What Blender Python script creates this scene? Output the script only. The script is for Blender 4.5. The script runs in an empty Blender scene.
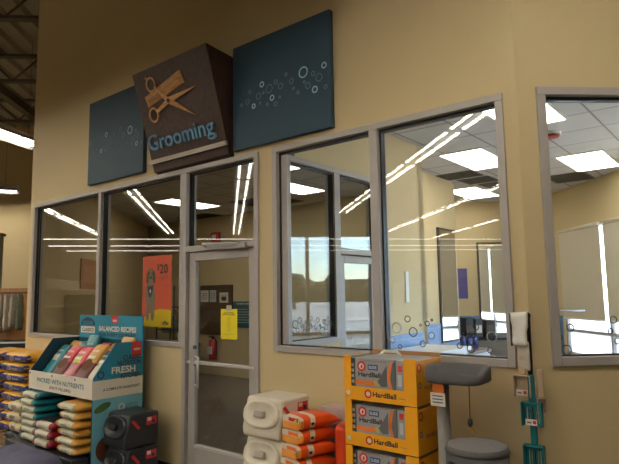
import bpy, bmesh, math, random
from mathutils import Vector, Matrix, noise
PI = math.pi
random.seed(7)
col = bpy.context.scene.collection

# ------------------------------------------------------------------ materials
def lin(c):
    return tuple(((v/255.0)/12.92 if v/255.0 <= .04045 else ((v/255.0+.055)/1.055)**2.4) for v in c)
MATS = {}
def mat(key, c=(128, 128, 128), rough=.6, metal=0., var=.06, scale=12., bump=0., bscale=80., emit=0., ecol=None,
        coat=0., trans=0.):
    if key in MATS: return MATS[key]
    m = bpy.data.materials.new(key); m.use_nodes = True
    nt = m.node_tree; N = nt.nodes; L = nt.links
    b = N['Principled BSDF']
    tc = N.new('ShaderNodeTexCoord')
    nz = N.new('ShaderNodeTexNoise'); nz.inputs['Scale'].default_value = scale; nz.inputs['Detail'].default_value = 4
    L.new(tc.outputs['Object'], nz.inputs['Vector'])
    mx = N.new('ShaderNodeMix'); mx.data_type = 'RGBA'
    a = lin(c)
    mx.inputs[6].default_value = (*[v*(1-var) for v in a], 1); mx.inputs[7].default_value = (*[min(1, v*(1+var)) for v in a], 1)
    L.new(nz.outputs['Fac'], mx.inputs[0]); L.new(mx.outputs[2], b.inputs['Base Color'])
    b.inputs['Roughness'].default_value = rough; b.inputs['Metallic'].default_value = metal
    if coat: b.inputs['Coat Weight'].default_value = coat
    if bump:
        n2 = N.new('ShaderNodeTexNoise'); n2.inputs['Scale'].default_value = bscale
        L.new(tc.outputs['Object'], n2.inputs['Vector'])
        bp = N.new('ShaderNodeBump'); bp.inputs['Strength'].default_value = bump; bp.inputs['Distance'].default_value = .01
        L.new(n2.outputs['Fac'], bp.inputs['Height']); L.new(bp.outputs['Normal'], b.inputs['Normal'])
    if emit:
        b.inputs['Emission Color'].default_value = (*lin(ecol or c), 1); b.inputs['Emission Strength'].default_value = emit
    MATS[key] = m
    return m

def glass_mat(key, tint=(.93, .95, .94)):
    m = bpy.data.materials.new(key); m.use_nodes = True
    nt = m.node_tree; N = nt.nodes; L = nt.links
    N.remove(N['Principled BSDF']); out = N['Material Output']
    tr = N.new('ShaderNodeBsdfTransparent'); tr.inputs['Color'].default_value = (*tint, 1)
    gl = N.new('ShaderNodeBsdfGlossy'); gl.inputs['Roughness'].default_value = 0.0
    fr = N.new('ShaderNodeFresnel'); fr.inputs['IOR'].default_value = 1.5
    ge = N.new('ShaderNodeNewGeometry')
    fr.inputs['IOR'].default_value = 1.5
    m1 = N.new('ShaderNodeMath'); m1.operation = 'MULTIPLY_ADD'; m1.inputs[1].default_value = 1/1.5-1.5; m1.inputs[2].default_value = 1.5
    L.new(ge.outputs['Backfacing'], m1.inputs[0])
    # the Fresnel node inverts its index on back faces, so feed it the inverse there
    L.new(m1.outputs[0], fr.inputs['IOR'])
    mx = N.new('ShaderNodeMixShader')
    L.new(fr.outputs[0], mx.inputs[0]); L.new(tr.outputs[0], mx.inputs[1]); L.new(gl.outputs[0], mx.inputs[2])
    L.new(mx.outputs[0], out.inputs['Surface'])
    MATS[key] = m
glass_mat('glass')
glass_mat('glass_ext', (.93, .96, .98))

def brick_mat(key, c1, c2, cm, w, h, mortar, rough, offset=0., bump=.0, spec=None):
    m = bpy.data.materials.new(key); m.use_nodes = True
    nt = m.node_tree; N = nt.nodes; L = nt.links; b = N['Principled BSDF']
    tc = N.new('ShaderNodeTexCoord')
    br = N.new('ShaderNodeTexBrick'); br.offset = offset; br.squash = 1
    br.inputs['Color1'].default_value = (*lin(c1), 1); br.inputs['Color2'].default_value = (*lin(c2), 1)
    br.inputs['Mortar'].default_value = (*lin(cm), 1); br.inputs['Scale'].default_value = 1
    br.inputs['Brick Width'].default_value = w; br.inputs['Row Height'].default_value = h
    br.inputs['Mortar Size'].default_value = mortar
    L.new(tc.outputs['Object'], br.inputs['Vector']); 
    nz = N.new('ShaderNodeTexNoise'); nz.inputs['Scale'].default_value = 3; L.new(tc.outputs['Object'], nz.inputs['Vector'])
    mx = N.new('ShaderNodeMix'); mx.data_type = 'RGBA'; mx.blend_type = 'MULTIPLY'; mx.inputs[0].default_value = .25
    L.new(br.outputs['Color'], mx.inputs[6]); L.new(nz.outputs['Fac'], mx.inputs[7])
    L.new(mx.outputs[2], b.inputs['Base Color'])
    b.inputs['Roughness'].default_value = rough
    MATS[key] = m
brick_mat('ceiling_tile', (205, 202, 200), (198, 195, 192), (140, 137, 134), .61, .61, .012, .9)
brick_mat('floor_tile', (112, 102, 88), (104, 95, 82), (82, 75, 66), .46, .46, .006, .35)
def tile_uv(key, c1, c2, cm, w, rough):
    # square tiles on vertical faces: use (x+y, z)
    m = bpy.data.materials.new(key); m.use_nodes = True
    nt = m.node_tree; N = nt.nodes; L = nt.links; b = N['Principled BSDF']
    tc = N.new('ShaderNodeTexCoord'); sp = N.new('ShaderNodeSeparateXYZ'); cb = N.new('ShaderNodeCombineXYZ'); ad = N.new('ShaderNodeMath')
    L.new(tc.outputs['Object'], sp.inputs[0]); L.new(sp.outputs[0], ad.inputs[0]); L.new(sp.outputs[1], ad.inputs[1])
    L.new(ad.outputs[0], cb.inputs[0]); L.new(sp.outputs[2], cb.inputs[1])
    br = N.new('ShaderNodeTexBrick'); br.offset = 0
    br.inputs['Color1'].default_value = (*lin(c1), 1); br.inputs['Color2'].default_value = (*lin(c2), 1)
    br.inputs['Mortar'].default_value = (*lin(cm), 1); br.inputs['Scale'].default_value = 1
    br.inputs['Brick Width'].default_value = w; br.inputs['Row Height'].default_value = w; br.inputs['Mortar Size'].default_value = .006
    L.new(cb.outputs[0], br.inputs['Vector']); L.new(br.outputs['Color'], b.inputs['Base Color'])
    b.inputs['Roughness'].default_value = rough
    MATS[key] = m
tile_uv('blue_tile', (104, 138, 182), (92, 126, 172), (132, 158, 190), .30, .3)

def wood_mat(key, c1, c2, scale=6, rough=.5, axis=2, bands=3.):
    m = bpy.data.materials.new(key); m.use_nodes = True
    nt = m.node_tree; N = nt.nodes; L = nt.links; b = N['Principled BSDF']
    tc = N.new('ShaderNodeTexCoord'); mp = N.new('ShaderNodeMapping')
    s = [bands*4]*3; s[axis] = 1.2; mp.inputs['Scale'].default_value = s
    nz = N.new('ShaderNodeTexNoise'); nz.inputs['Scale'].default_value = scale; nz.inputs['Detail'].default_value = 6; nz.inputs['Distortion'].default_value = .6
    L.new(tc.outputs['Object'], mp.inputs[0]); L.new(mp.outputs[0], nz.inputs['Vector'])
    cr = N.new('ShaderNodeValToRGB'); cr.color_ramp.elements[0].position = .35; cr.color_ramp.elements[1].position = .65
    cr.color_ramp.elements[0].color = (*lin(c1), 1); cr.color_ramp.elements[1].color = (*lin(c2), 1)
    L.new(nz.outputs['Fac'], cr.inputs[0]); L.new(cr.outputs[0], b.inputs['Base Color']); b.inputs['Roughness'].default_value = rough
    MATS[key] = m
wood_mat('dark_wood', (46, 28, 20), (76, 50, 38), rough=.55)
wood_mat('oak_letter', (178, 118, 56), (210, 156, 88), rough=.5, axis=0)
wood_mat('panel_wood', (150, 104, 62), (176, 128, 80), rough=.6)
wood_mat('pallet_wood', (120, 92, 62), (150, 120, 84), rough=.8, axis=0)

def blind_mat(key, c):
    m = bpy.data.materials.new(key); m.use_nodes = True
    nt = m.node_tree; N = nt.nodes; L = nt.links; N.remove(N['Principled BSDF']); out = N['Material Output']
    tc = N.new('ShaderNodeTexCoord'); nz = N.new('ShaderNodeTexNoise'); nz.inputs['Scale'].default_value = 60
    L.new(tc.outputs['Object'], nz.inputs['Vector'])
    cr = N.new('ShaderNodeValToRGB'); a = lin(c)
    cr.color_ramp.elements[0].color = (*[v*.9 for v in a], 1); cr.color_ramp.elements[1].color = (*a, 1)
    L.new(nz.outputs['Fac'], cr.inputs[0])
    d = N.new('ShaderNodeBsdfDiffuse'); t = N.new('ShaderNodeBsdfTranslucent'); mx = N.new('ShaderNodeMixShader'); mx.inputs[0].default_value = .05
    L.new(cr.outputs[0], d.inputs[0]); L.new(cr.outputs[0], t.inputs[0])
    L.new(d.outputs[0], mx.inputs[1]); L.new(t.outputs[0], mx.inputs[2]); L.new(mx.outputs[0], out.inputs['Surface'])
    MATS[key] = m
blind_mat('blind_fabric', (215, 205, 185))

blind_mat('frost_film', (235, 240, 245))
for _n in MATS['frost_film'].node_tree.nodes:
    if _n.type == 'MIX_SHADER': _n.inputs[0].default_value = .75
E_TUBE, E_TROF = 38.0, 8.0
mat('wall_paint', (206, 186, 144), .75, var=.03, scale=2, bump=.12, bscale=150)
mat('alu', (172, 166, 162), .5, .08, var=.03)
mat('alu_light', (200, 196, 192), .4, .2, var=.03)
mat('gasket', (14, 14, 16), .5)
mat('deck', (150, 142, 128), .7, var=.1)
mat('steel_dark', (84, 80, 72), .6, .3)
mat('conc', (168, 160, 148), .9, var=.12, scale=.6)
mat('asphalt', (118, 120, 124), .95, var=.1, scale=.5)
mat('housing', (215, 212, 205), .4, .1)
mat('tube', (255, 250, 240), .5, emit=E_TUBE, ecol=(255, 246, 228))
mat('tube_dim', (255, 250, 240), .5, emit=9.0, ecol=(255, 246, 230))
mat('lens', (255, 255, 250), .5, emit=E_TROF, ecol=(255, 247, 236))
mat('grille', (92, 86, 78), .6)
mat('grille_dark', (50, 46, 42), .7)
mat('white', (232, 230, 224), .5)
mat('white_plastic', (222, 212, 194), .38, coat=.2)
mat('knob_grey', (168, 160, 148), .4)
mat('black', (20, 20, 22), .5)
mat('black_plastic', (38, 40, 46), .42, coat=.1)
mat('black_metal', (28, 28, 30), .4, .5)
mat('paper', (226, 222, 212), .7)
mat('paper2', (190, 198, 206), .7)
mat('tag_white', (228, 220, 210), .6)
mat('ink', (44, 42, 44), .6)
mat('ink_grey', (110, 110, 112), .6)
mat('navy', (40, 68, 86), .62)
mat('navy_edge', (34, 48, 64), .5)
mat('ring_bright', (150, 190, 214), .5)
mat('ring_dim', (84, 116, 148), .5)
mat('letter_blue', (98, 146, 180), .45)
mat('bar_silver', (200, 192, 186), .35, .6)
mat('decal', (84, 92, 100), .5)
mat('decal_light', (150, 156, 160), .5)
mat('yellow_case', (250, 172, 14), .5)
mat('kraft', (170, 122, 74), .8)
mat('grey_carton', (160, 158, 160), .5)
mat('grey_carton_d', (96, 98, 104), .5)
mat('label_blue', (28, 92, 160), .5)
mat('label_red', (206, 52, 44), .5)
mat('orange', (236, 120, 36), .5)
mat('orange_bag', (236, 84, 22), .38, bump=.25, bscale=22, coat=.2)
mat('orange_bag_l', (246, 160, 66), .4, bump=.2, bscale=22)
mat('bag_white', (226, 208, 188), .4)
mat('lime', (196, 210, 40), .5)
mat('red_tote', (214, 66, 26), .4, coat=.2)
mat('lilac_carton', (196, 178, 176), .6)
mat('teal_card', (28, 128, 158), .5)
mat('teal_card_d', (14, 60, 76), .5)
mat('pale_blue', (112, 176, 196), .5)
mat('cream_card', (226, 218, 204), .55)
mat('card_red', (196, 40, 44), .5)
mat('teal_text', (34, 110, 124), .5)
mat('green_veg', (70, 104, 52), .5, var=.3)
mat('pear', (188, 184, 96), .5)
mat('kibble', (96, 52, 30), .8, var=.5, scale=60, bump=.8, bscale=60)
mat('bag_teal', (24, 118, 130), .35, bump=.3, bscale=18, coat=.25)
mat('bag_cream', (206, 200, 176), .38, bump=.3, bscale=18, coat=.2)
mat('bag_red', (150, 26, 44), .35, bump=.3, bscale=18, coat=.25)
mat('bag_gold', (206, 150, 60), .36, bump=.3, bscale=18, coat=.25)
mat('bag_pink', (206, 60, 76), .36, bump=.3, bscale=18, coat=.2)
mat('bag_brown', (104, 52, 42), .45, var=.6, scale=34, bump=.3, bscale=18)
mat('bag_black', (30, 28, 30), .4, bump=.3, bscale=18)
mat('bag_yellow', (232, 168, 28), .38, bump=.2, bscale=14, coat=.2)
mat('bag_blue', (30, 40, 112), .38, bump=.2, bscale=14, coat=.2)
mat('bag_tan', (214, 186, 132), .4, bump=.3, bscale=18)
mat('maroon', (122, 30, 48), .5)
mat('bed_fabric', (92, 92, 118), .9, bump=.6, bscale=120)
mat('carpet', (108, 106, 108), .98, var=.2, scale=150, bump=1., bscale=260)
mat('carpet_l', (142, 140, 142), .98, var=.2, scale=150, bump=1., bscale=260)
mat('rope', (150, 146, 142), .9, bump=.5, bscale=200)
mat('teal_scoop', (10, 122, 132), .38, coat=.2)
mat('teal_handle', (12, 104, 112), .42)
mat('beige_scoop', (196, 170, 140), .45)
mat('clear_bag', (206, 196, 184), .25, coat=.3)
mat('purple', (84, 72, 140), .5)
mat('mirror', (235, 238, 238), .02, 1.0, var=0)
mat('board_brown', (72, 50, 40), .7)
mat('teal_poster', (36, 88, 104), .5)
mat('poster_text', (150, 190, 196), .5)
mat('yellow_sign', (240, 220, 20), .55)
mat('poster_red', (238, 92, 62), .5)
mat('poster_yellow', (242, 204, 20), .5)
mat('dog_grey', (150, 130, 112), .7, var=.35, scale=30)
mat('dog_dark', (92, 76, 64), .7, var=.3, scale=30)
mat('bandana', (30, 44, 84), .6)
mat('ext_red', (190, 34, 30), .35, coat=.3)
mat('leaf', (60, 84, 40), .6, var=.4)
mat('flower_o', (220, 120, 50), .6)
mat('flower_y', (210, 206, 90), .6)
mat('vase', (190, 196, 190), .2)
mat('cabinet_beige', (186, 168, 128), .6)
mat('cabinet_grey', (122, 116, 104), .6)
mat('counter_white', (226, 228, 230), .3)
mat('counter_brown', (120, 108, 98), .35)
mat('blue_bottle', (26, 48, 112), .3, coat=.3)
mat('foliage', (44, 56, 40), .9, var=.5, scale=3)
mat('bark', (84, 68, 54), .9)
mat('cloth1', (120, 128, 110), .9, var=.5, scale=40, bump=.4)
mat('cloth2', (96, 104, 92), .9, var=.5, scale=30, bump=.4)
mat('cloth3', (168, 160, 150), .9, var=.5, scale=50, bump=.4)
mat('smoke_red', (150, 60, 62), .5)
mat('roof_grey', (150, 150, 150), .8)

# ------------------------------------------------------------------ frames
AZ = -0.88970764
D0 = 3.5
dv = Vector((math.sin(AZ), math.cos(AZ), 0)); nv = Vector((math.cos(AZ), -math.sin(AZ), 0)); zv = Vector((0, 0, 1))
E1 = Vector((.998, .0632, 0)).normalized(); E2 = Vector((-E1.y, E1.x, 0))
def fr(xa, ya, org):
    m = Matrix.Identity(4)
    for i, v in enumerate((xa, ya, zv)):
        for k in range(3): m[k][i] = v[k]
    m.translation = org
    return m
F1 = fr(-dv, nv, nv*D0)         # chamfer wall frame: x to the right along the wall, y into the salon, z up.   x=-s
FS = fr(E1, E2, Vector((0, 0, 0)))   # store grid frame
def W1(s, o, h): return Vector((-s, -o, h))      # coordinates measured on the wall -> frame coordinates

# ------------------------------------------------------------------ mesh builder
def font_mesh(txt, h=None, w=None, ext=.0, bold=0., space=1.):
    cu = bpy.data.curves.new('t', 'FONT'); cu.body = txt; cu.size = 1; cu.extrude = 0; cu.offset = bold
    cu.align_x = 'CENTER'; cu.align_y = 'CENTER'; cu.resolution_u = 3; cu.space_character = space
    o = bpy.data.objects.new('t', cu); col.objects.link(o)
    dg = bpy.context.evaluated_depsgraph_get(); me = bpy.data.meshes.new_from_object(o.evaluated_get(dg))
    bpy.data.objects.remove(o); bpy.data.curves.remove(cu)
    xs = [v.co.x for v in me.vertices]; ys = [v.co.y for v in me.vertices]
    cx, cy = (min(xs)+max(xs))/2, (min(ys)+max(ys))/2; W, H = max(xs)-min(xs), max(ys)-min(ys)
    sx = w/W if w else h/H; sy = h/H if h else sx
    for v in me.vertices: v.co = Vector(((v.co.x-cx)*sx, (v.co.y-cy)*sy, 0))
    return me

class B:
    def __init__(s): s.bm = bmesh.new(); s.keys = []
    def mi(s, k):
        if k not in s.keys: s.keys.append(k)
        return s.keys.index(k)
    def _tag(s, faces, k, smooth=False):
        i = s.mi(k)
        for f in faces: f.material_index = i; f.smooth = smooth
    def box(s, x0, y0, z0, x1, y1, z1, k, bev=0., M=None, seg=2):
        r = bmesh.ops.create_cube(s.bm, size=1); vs = r['verts']
        c = Vector(((x0+x1)/2, (y0+y1)/2, (z0+z1)/2)); d = (abs(x1-x0), abs(y1-y0), abs(z1-z0))
        for v in vs: v.co = Vector((v.co.x*d[0], v.co.y*d[1], v.co.z*d[2])) + c
        fs = set(f for v in vs for f in v.link_faces); s._tag(fs, k)
        if bev:
            es = list(set(e for v in vs for e in v.link_edges))
            r = bmesh.ops.bevel(s.bm, geom=es, offset=min(bev, min(d)*.45), segments=seg, affect='EDGES', profile=.5)
            vs = list(set(v for f in r['faces'] for v in f.verts)); s._tag(r['faces'], k, True)
            for v in vs:
                for f in v.link_faces: f.material_index = s.mi(k)
        if M is not None:
            for v in vs: v.co = M @ v.co
        return vs
    def cyl(s, p0, p1, r0, k, r1=None, seg=16, cap=True, smooth=True):
        p0, p1 = Vector(p0), Vector(p1); r1 = r0 if r1 is None else r1
        d = p1-p0; q = d.to_track_quat('Z', 'Y').to_matrix().to_4x4(); q.translation = (p0+p1)/2
        r = bmesh.ops.create_cone(s.bm, cap_ends=cap, segments=seg, radius1=max(r0, 1e-5), radius2=max(r1, 1e-5), depth=d.length, matrix=q)
        fs = set(f for v in r['verts'] for f in v.link_faces)
        i = s.mi(k)
        for f in fs: f.material_index = i; f.smooth = smooth and len(f.verts) == 4
        return r['verts']
    def sph(s, c, r, k, sc=(1, 1, 1), seg=16, rings=10, M=None):
        rr = bmesh.ops.create_uvsphere(s.bm, u_segments=seg, v_segments=rings, radius=1)
        fs = set(f for v in rr['verts'] for f in v.link_faces); s._tag(fs, k, True)
        for v in rr['verts']:
            v.co = Vector((v.co.x*r*sc[0], v.co.y*r*sc[1], v.co.z*r*sc[2]))
            if M is not None: v.co = M @ v.co
            v.co += Vector(c)
        return rr['verts']
    def prism(s, pts, ax, a, b, k, capk=None, bev=0.):
        """pts 2-D; ax 'x': pts=(y,z) extruded in x a..b; 'y': (x,z); 'z': (x,y)"""
        def P(p, t): return Vector({'x': (t, p[0], p[1]), 'y': (p[0], t, p[1]), 'z': (p[0], p[1], t)}[ax])
        va = [s.bm.verts.new(P(p, a)) for p in pts]; vb = [s.bm.verts.new(P(p, b)) for p in pts]
        fs = []; n = len(pts)
        for i in range(n): fs.append(s.bm.faces.new((va[i], va[(i+1) % n], vb[(i+1) % n], vb[i])))
        s._tag(fs, k)
        c = [s.bm.faces.new(va[::-1]), s.bm.faces.new(vb)]; s._tag(c, capk or k)
        bmesh.ops.recalc_face_normals(s.bm, faces=fs+c)
        if bev:
            es = list(set(e for f in fs+c for e in f.edges))
            r = bmesh.ops.bevel(s.bm, geom=es, offset=bev, segments=3, affect='EDGES', profile=.5)
            s._tag(r['faces'], k, True)
            return list(set(v for f in r['faces'] for v in f.verts))
        return va+vb
    def quad(s, ps, k):
        f = s.bm.faces.new([s.bm.verts.new(Vector(p)) for p in ps]); s._tag([f], k); return f
    def text(s, txt, k, M, h=None, w=None, bold=0., ext=0., space=1.):
        """laid out in local XY of M, facing +Z"""
        me = font_mesh(txt, h, w, 0, bold, space); n0 = len(s.bm.verts); f0 = len(s.bm.faces)
        t = bmesh.new(); t.from_mesh(me); bpy.data.meshes.remove(me)
        if ext:
            r = bmesh.ops.extrude_face_region(t, geom=t.faces[:])
            for v in [g for g in r['geom'] if isinstance(g, bmesh.types.BMVert)]: v.co.z += ext
            bmesh.ops.recalc_face_normals(t, faces=t.faces[:])
        for v in t.verts: v.co = M @ v.co
        vm = {v: s.bm.verts.new(v.co) for v in t.verts}; i = s.mi(k)
        for f in t.faces:
            try: g = s.bm.faces.new([vm[v] for v in f.verts]); g.material_index = i
            except ValueError: pass
        t.free()
    def ring(s, c, r, t, k, M, seg=28, th=.0015):
        """flat annulus with thickness th, in local XY of M"""
        vs = []
        for rr in (r-t/2, r+t/2):
            for z in (0, th):
                vs.append([s.bm.verts.new(M @ Vector((c[0]+rr*math.cos(2*PI*i/seg), c[1]+rr*math.sin(2*PI*i/seg), z))) for i in range(seg)])
        a0, a1, b0, b1 = vs; fs = []
        for i in range(seg):
            j = (i+1) % seg
            for p, q in ((a1, b1), (b0, a0), (b1, b0), (a0, a1)):
                fs.append(s.bm.faces.new((p[i], p[j], q[j], q[i])))
        s._tag(fs, k); bmesh.ops.recalc_face_normals(s.bm, faces=fs)
    def poly(s, pts, k, M, th=.002):
        va = [s.bm.verts.new(M @ Vector((p[0], p[1], 0))) for p in pts]; vb = [s.bm.verts.new(M @ Vector((p[0], p[1], th))) for p in pts]
        n = len(pts); fs = [s.bm.faces.new(va[::-1]), s.bm.faces.new(vb)]
        for i in range(n): fs.append(s.bm.faces.new((va[i], va[(i+1) % n], vb[(i+1) % n], vb[i])))
        s._tag(fs, k); bmesh.ops.recalc_face_normals(s.bm, faces=fs)
    def build(s, name, parent=None, frame=None):
        me = bpy.data.meshes.new(name); s.bm.to_mesh(me); s.bm.free()
        for k in s.keys: me.materials.append(MATS[k])
        o = bpy.data.objects.new(name, me); col.objects.link(o)
        if parent is not None: o.parent = parent
        elif frame is not None: o.matrix_world = frame
        return o

def T(x=0, y=0, z=0): return Matrix.Translation((x, y, z))
def R(a, ax): return Matrix.Rotation(math.radians(a), 4, ax)
FRONT = R(90, 'X')      # local XY -> faces -Y, upright
def onfront(x, y, z): return T(x, y, z) @ FRONT
def onside(x, y, z): return T(x, y, z) @ R(90, 'Z') @ FRONT      # faces +X, text runs +Y

def struct(name, b, frame=None, parent=None):
    o = b.build(name, parent, frame)
    if parent is None: o['kind'] = 'structure'
    return o
def tag(o, label, cat, group=None):
    o['label'] = label; o['category'] = cat
    if group: o['group'] = group
    return o
def thing(name, label, cat, frame, loc, rz=0, group=None):
    o = bpy.data.objects.new(name, None); col.objects.link(o); o.empty_display_size = .1
    o.matrix_world = frame @ Matrix.Translation(loc) @ R(rz, 'Z')
    return tag(o, label, cat, group)
def single(name, b, label, cat, frame, loc, rz=0, group=None, extra=None):
    o = b.build(name); m = frame @ Matrix.Translation(loc) @ R(rz, 'Z')
    if extra is not None: m = m @ extra
    o.matrix_world = m
    return tag(o, label, cat, group)
def dup(root, M, label=None, group=None):
    r = root.copy(); col.objects.link(r); r.matrix_world = M
    if label: r['label'] = label
    if group: r['group'] = group
    for ch in list(root.children):
        c = ch.copy(); col.objects.link(c); c.parent = r
        for g in list(ch.children):
            d = g.copy(); col.objects.link(d); d.parent = c
    return r
ORD = ['topmost', 'second from the top', 'third from the top', 'fourth from the top', 'fifth from the top', 'sixth from the top', 'seventh from the top', 'eighth from the top', 'ninth from the top']

# ------------------------------------------------------------------ camera
PITCH, ROLL, FPX = 0.11141589, -0.01475152, 560.
r0 = Vector((1, 0, 0)); u0 = Vector((0, -math.sin(PITCH), math.cos(PITCH))); f0 = Vector((0, math.cos(PITCH), math.sin(PITCH)))
RX = r0*math.cos(ROLL)+u0*math.sin(ROLL); RU = -r0*math.sin(ROLL)+u0*math.cos(ROLL)
cam = bpy.data.cameras.new('camera'); cam.sensor_width = 36; cam.lens = FPX/619*36; cam.clip_end = 400; cam.clip_start = .05
co = bpy.data.objects.new('camera', cam); col.objects.link(co)
mw = Matrix.Identity(4)
for i, v in enumerate((RX, RU, -f0)):
    for k in range(3): mw[k][i] = v[k]
mw.translation = (0, 0, 1.7); co.matrix_world = mw
bpy.context.scene.camera = co

# ------------------------------------------------------------------ shell
TOP = 6.4          # store ceiling
ZC = 3.46          # salon ceiling
SC = 1.133         # s of the corner between chamfer wall and right wall
SL = 7.755         # s of the left end
TH = .15
Cc = nv*D0 + dv*SC; Lc = nv*D0 + dv*SL
ce1, ce2 = Cc.dot(E1), Cc.dot(E2); le1, le2 = Lc.dot(E1), Lc.dot(E2)
XR = 5.08          # exterior wall
b = B(); b.box(-32, -14, -.1, XR+.2, 15.6, 0, 'floor_tile'); struct('floor', b, FS)

# chamfer wall, with openings: left window s 4.43-7.64 h 1.21-2.97 ; door unit s 3.40-4.43 h 0-2.97 ; window_2 s 1.22-3.226 h 1.235-2.97
WT = 2.972
b = B()
def wb(s0, s1, z0, z1): b.box(-s1, 0, z0, -s0, TH, z1, 'wall_paint')
wb(SC, SL, WT, TOP); wb(7.64, SL, 0, WT); wb(4.43, 7.64, 0, 1.208); wb(3.228, 3.40, 0, WT); wb(1.22, 3.228, 0, 1.236); wb(SC, 1.22, 0, WT)
struct('wall_front', b, F1)
# right wall: opening e1 from ce1+.125 to ce1+2.4, h 1.25-2.99
b = B()
def wr(a0, a1, z0, z1): b.box(ce1+a0, ce2, z0, ce1+a1, ce2+TH, z1, 'wall_paint')
XE = XR-ce1
wr(0, XE, 2.99, TOP); wr(0, .125, 0, 2.99); wr(.125, 2.4, 0, 1.25); wr(2.4, XE, 0, 2.99)
struct('wall_right', b, FS)
# wall running away from the chamfer's left end
b = B(); b.box(le1, le2+.02, 0, le1+.15, 15.6, TOP, 'wall_paint'); struct('wall_left', b, FS)
# store walls
b = B(); b.box(-32, 15.6, 0, XR+.2, 15.8, TOP+.19, 'wall_paint'); struct('wall_back', b, FS)
b = B(); b.box(-32.2, -14, 0, -32, 15.6, TOP, 'wall_paint'); struct('wall_far_left', b, FS)
b = B(); b.box(-32, -14.2, 0, XR+.2, -14, TOP+.19, 'wall_paint'); struct('wall_rear', b, FS)
# exterior wall with a four-bay window e2 4.5-9.66, h .6-2.78
b = B()
EW0, EW1, EZ0, EZ1 = 4.3, 9.66, .6, 2.78
b.box(XR, -14, 0, XR+.2, EW0, TOP, 'wall_paint'); b.box(XR, EW1, 0, XR+.2, 15.6, TOP, 'wall_paint')
b.box(XR, EW0, 0, XR+.2, EW1, EZ0, 'wall_paint'); b.box(XR, EW0, EZ1, XR+.2, EW1, TOP, 'wall_paint')
struct('wall_exterior', b, FS)
# salon inner walls
S2e1, S2e2 = 2.82, 8.6
b = B(); b.box(-13.2, 4.86, 0, -3.83, 4.98, ZC, 'wall_paint')       # lobby back wall (parallel to the chamfer wall)
struct('wall_lobby', b, F1)
b = B(); b.box(-3.87, 2.40, 0, -3.75, 4.73, ZC, 'wall_paint'); b.box(-3.75, 2.40, 0, -3.12, 2.52, ZC, 'wall_paint')
struct('wall_salon', b, F1)
b = B(); b.box(2.70, 8.75, 0, 2.82, 10.64, ZC, 'wall_paint'); struct('wall_salon_side', b, FS)
b = B(); b.box(2.70, 10.64, 0, XR, 10.8, ZC, 'wall_paint'); struct('wall_salon_back', b, FS)
# salon ceiling
b = B()
pts = []
def toS(v): return (v.dot(E1), v.dot(E2))
pts = [toS(Cc+nv*.16), toS(Cc+nv*.16), (XR, ce2+.16), (XR, 10.64), (2.7, 10.64)]
pA = toS(nv*D0+dv*3.8+nv*4.9); pB = toS(nv*D0+dv*12.0+nv*4.9)
poly = [(-(SC+.07), .16), (-(SL-.16), .16)]
# in the chamfer frame so the tile grid follows that wall
F1i = F1.inverted()
def S2F(e1, e2): v = F1i @ (E1*e1+E2*e2); return (v.x, v.y)
pc = (-SC, .16); pm = S2F(2.86, 8.75)
for poly in ([pc, pm, S2F(le1+.14, 14.2), (-(SL-.02), .16)], [pc, S2F(XR, ce2+.16), S2F(XR, 8.75), pm], [S2F(2.70, 8.75), S2F(XR, 8.75), S2F(XR, 10.7), S2F(2.70, 10.7)]):
    b.prism(poly, 'z', ZC, ZC+.05, 'ceiling_tile')
struct('ceiling', b, F1)
# store roof deck: corrugated, ribs running away from the shop front
b = B(); prof = []; x = -32.0
while x < XR:
    prof += [(x, TOP), (x+.15, TOP), (x+.19, TOP+.09), (x+.34, TOP+.09)]; x += .38
prof += [(XR+.2, TOP), (XR+.2, TOP+.2), (-32.0, TOP+.2)]
b.prism(prof, 'y', -14.2, 15.8, 'deck'); struct('ceiling', b, FS)
# open-web joists
def joist(e2, x0, x1, z, dz):
    b = B(); b.box(x0, e2-.06, z-.05, x1, e2+.06, z, 'steel_dark'); b.box(x0, e2-.06, z-dz, x1, e2+.06, z-dz+.05, 'steel_dark')
    x = x0; up = True
    while x < x1-.5:
        a, c = (z-dz+.04, z-.04) if up else (z-.04, z-dz+.04)
        b.cyl((x, e2, a), (x+.5, e2, c), .018, 'steel_dark', seg=6); x += .5; up = not up
    return b
for i, e in enumerate((8.2, 10.7, 13.2)):
    struct('trim_%d' % (i+1), joist(e, -24, le1-.05, TOP-.02, .55), FS)
b = B()
for x in (-5.3, -8.6, -11.9): b.box(x-.08, 8.2, TOP-.75, x+.08, 15.5, TOP-.58, 'steel_dark')
struct('trim_5', b, FS)
b = B(); b.box(-SL+.02, -.018, 0, -4.44, 0, .10, 'gasket'); b.box(-3.39, -.018, 0, -SC-.02, 0, .10, 'gasket'); struct('baseboard_front', b, F1)
# blue tile wainscot in the salon
b = B(); b.box(-3.12, 1.47, 0, -3.105, 2.40, 1.255, 'blue_tile'); b.box(-3.75, 2.53, 0, -3.735, 4.72, 1.255, 'blue_tile')
struct('trim_6', b, F1)
b = B(); b.box(2.84, 10.625, 0, XR-.02, 10.64, 1.255, 'blue_tile'); b.box(XR-.015, 9.72, 0, XR, 10.62, 1.265, 'blue_tile')
struct('trim_7', b, FS)

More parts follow.
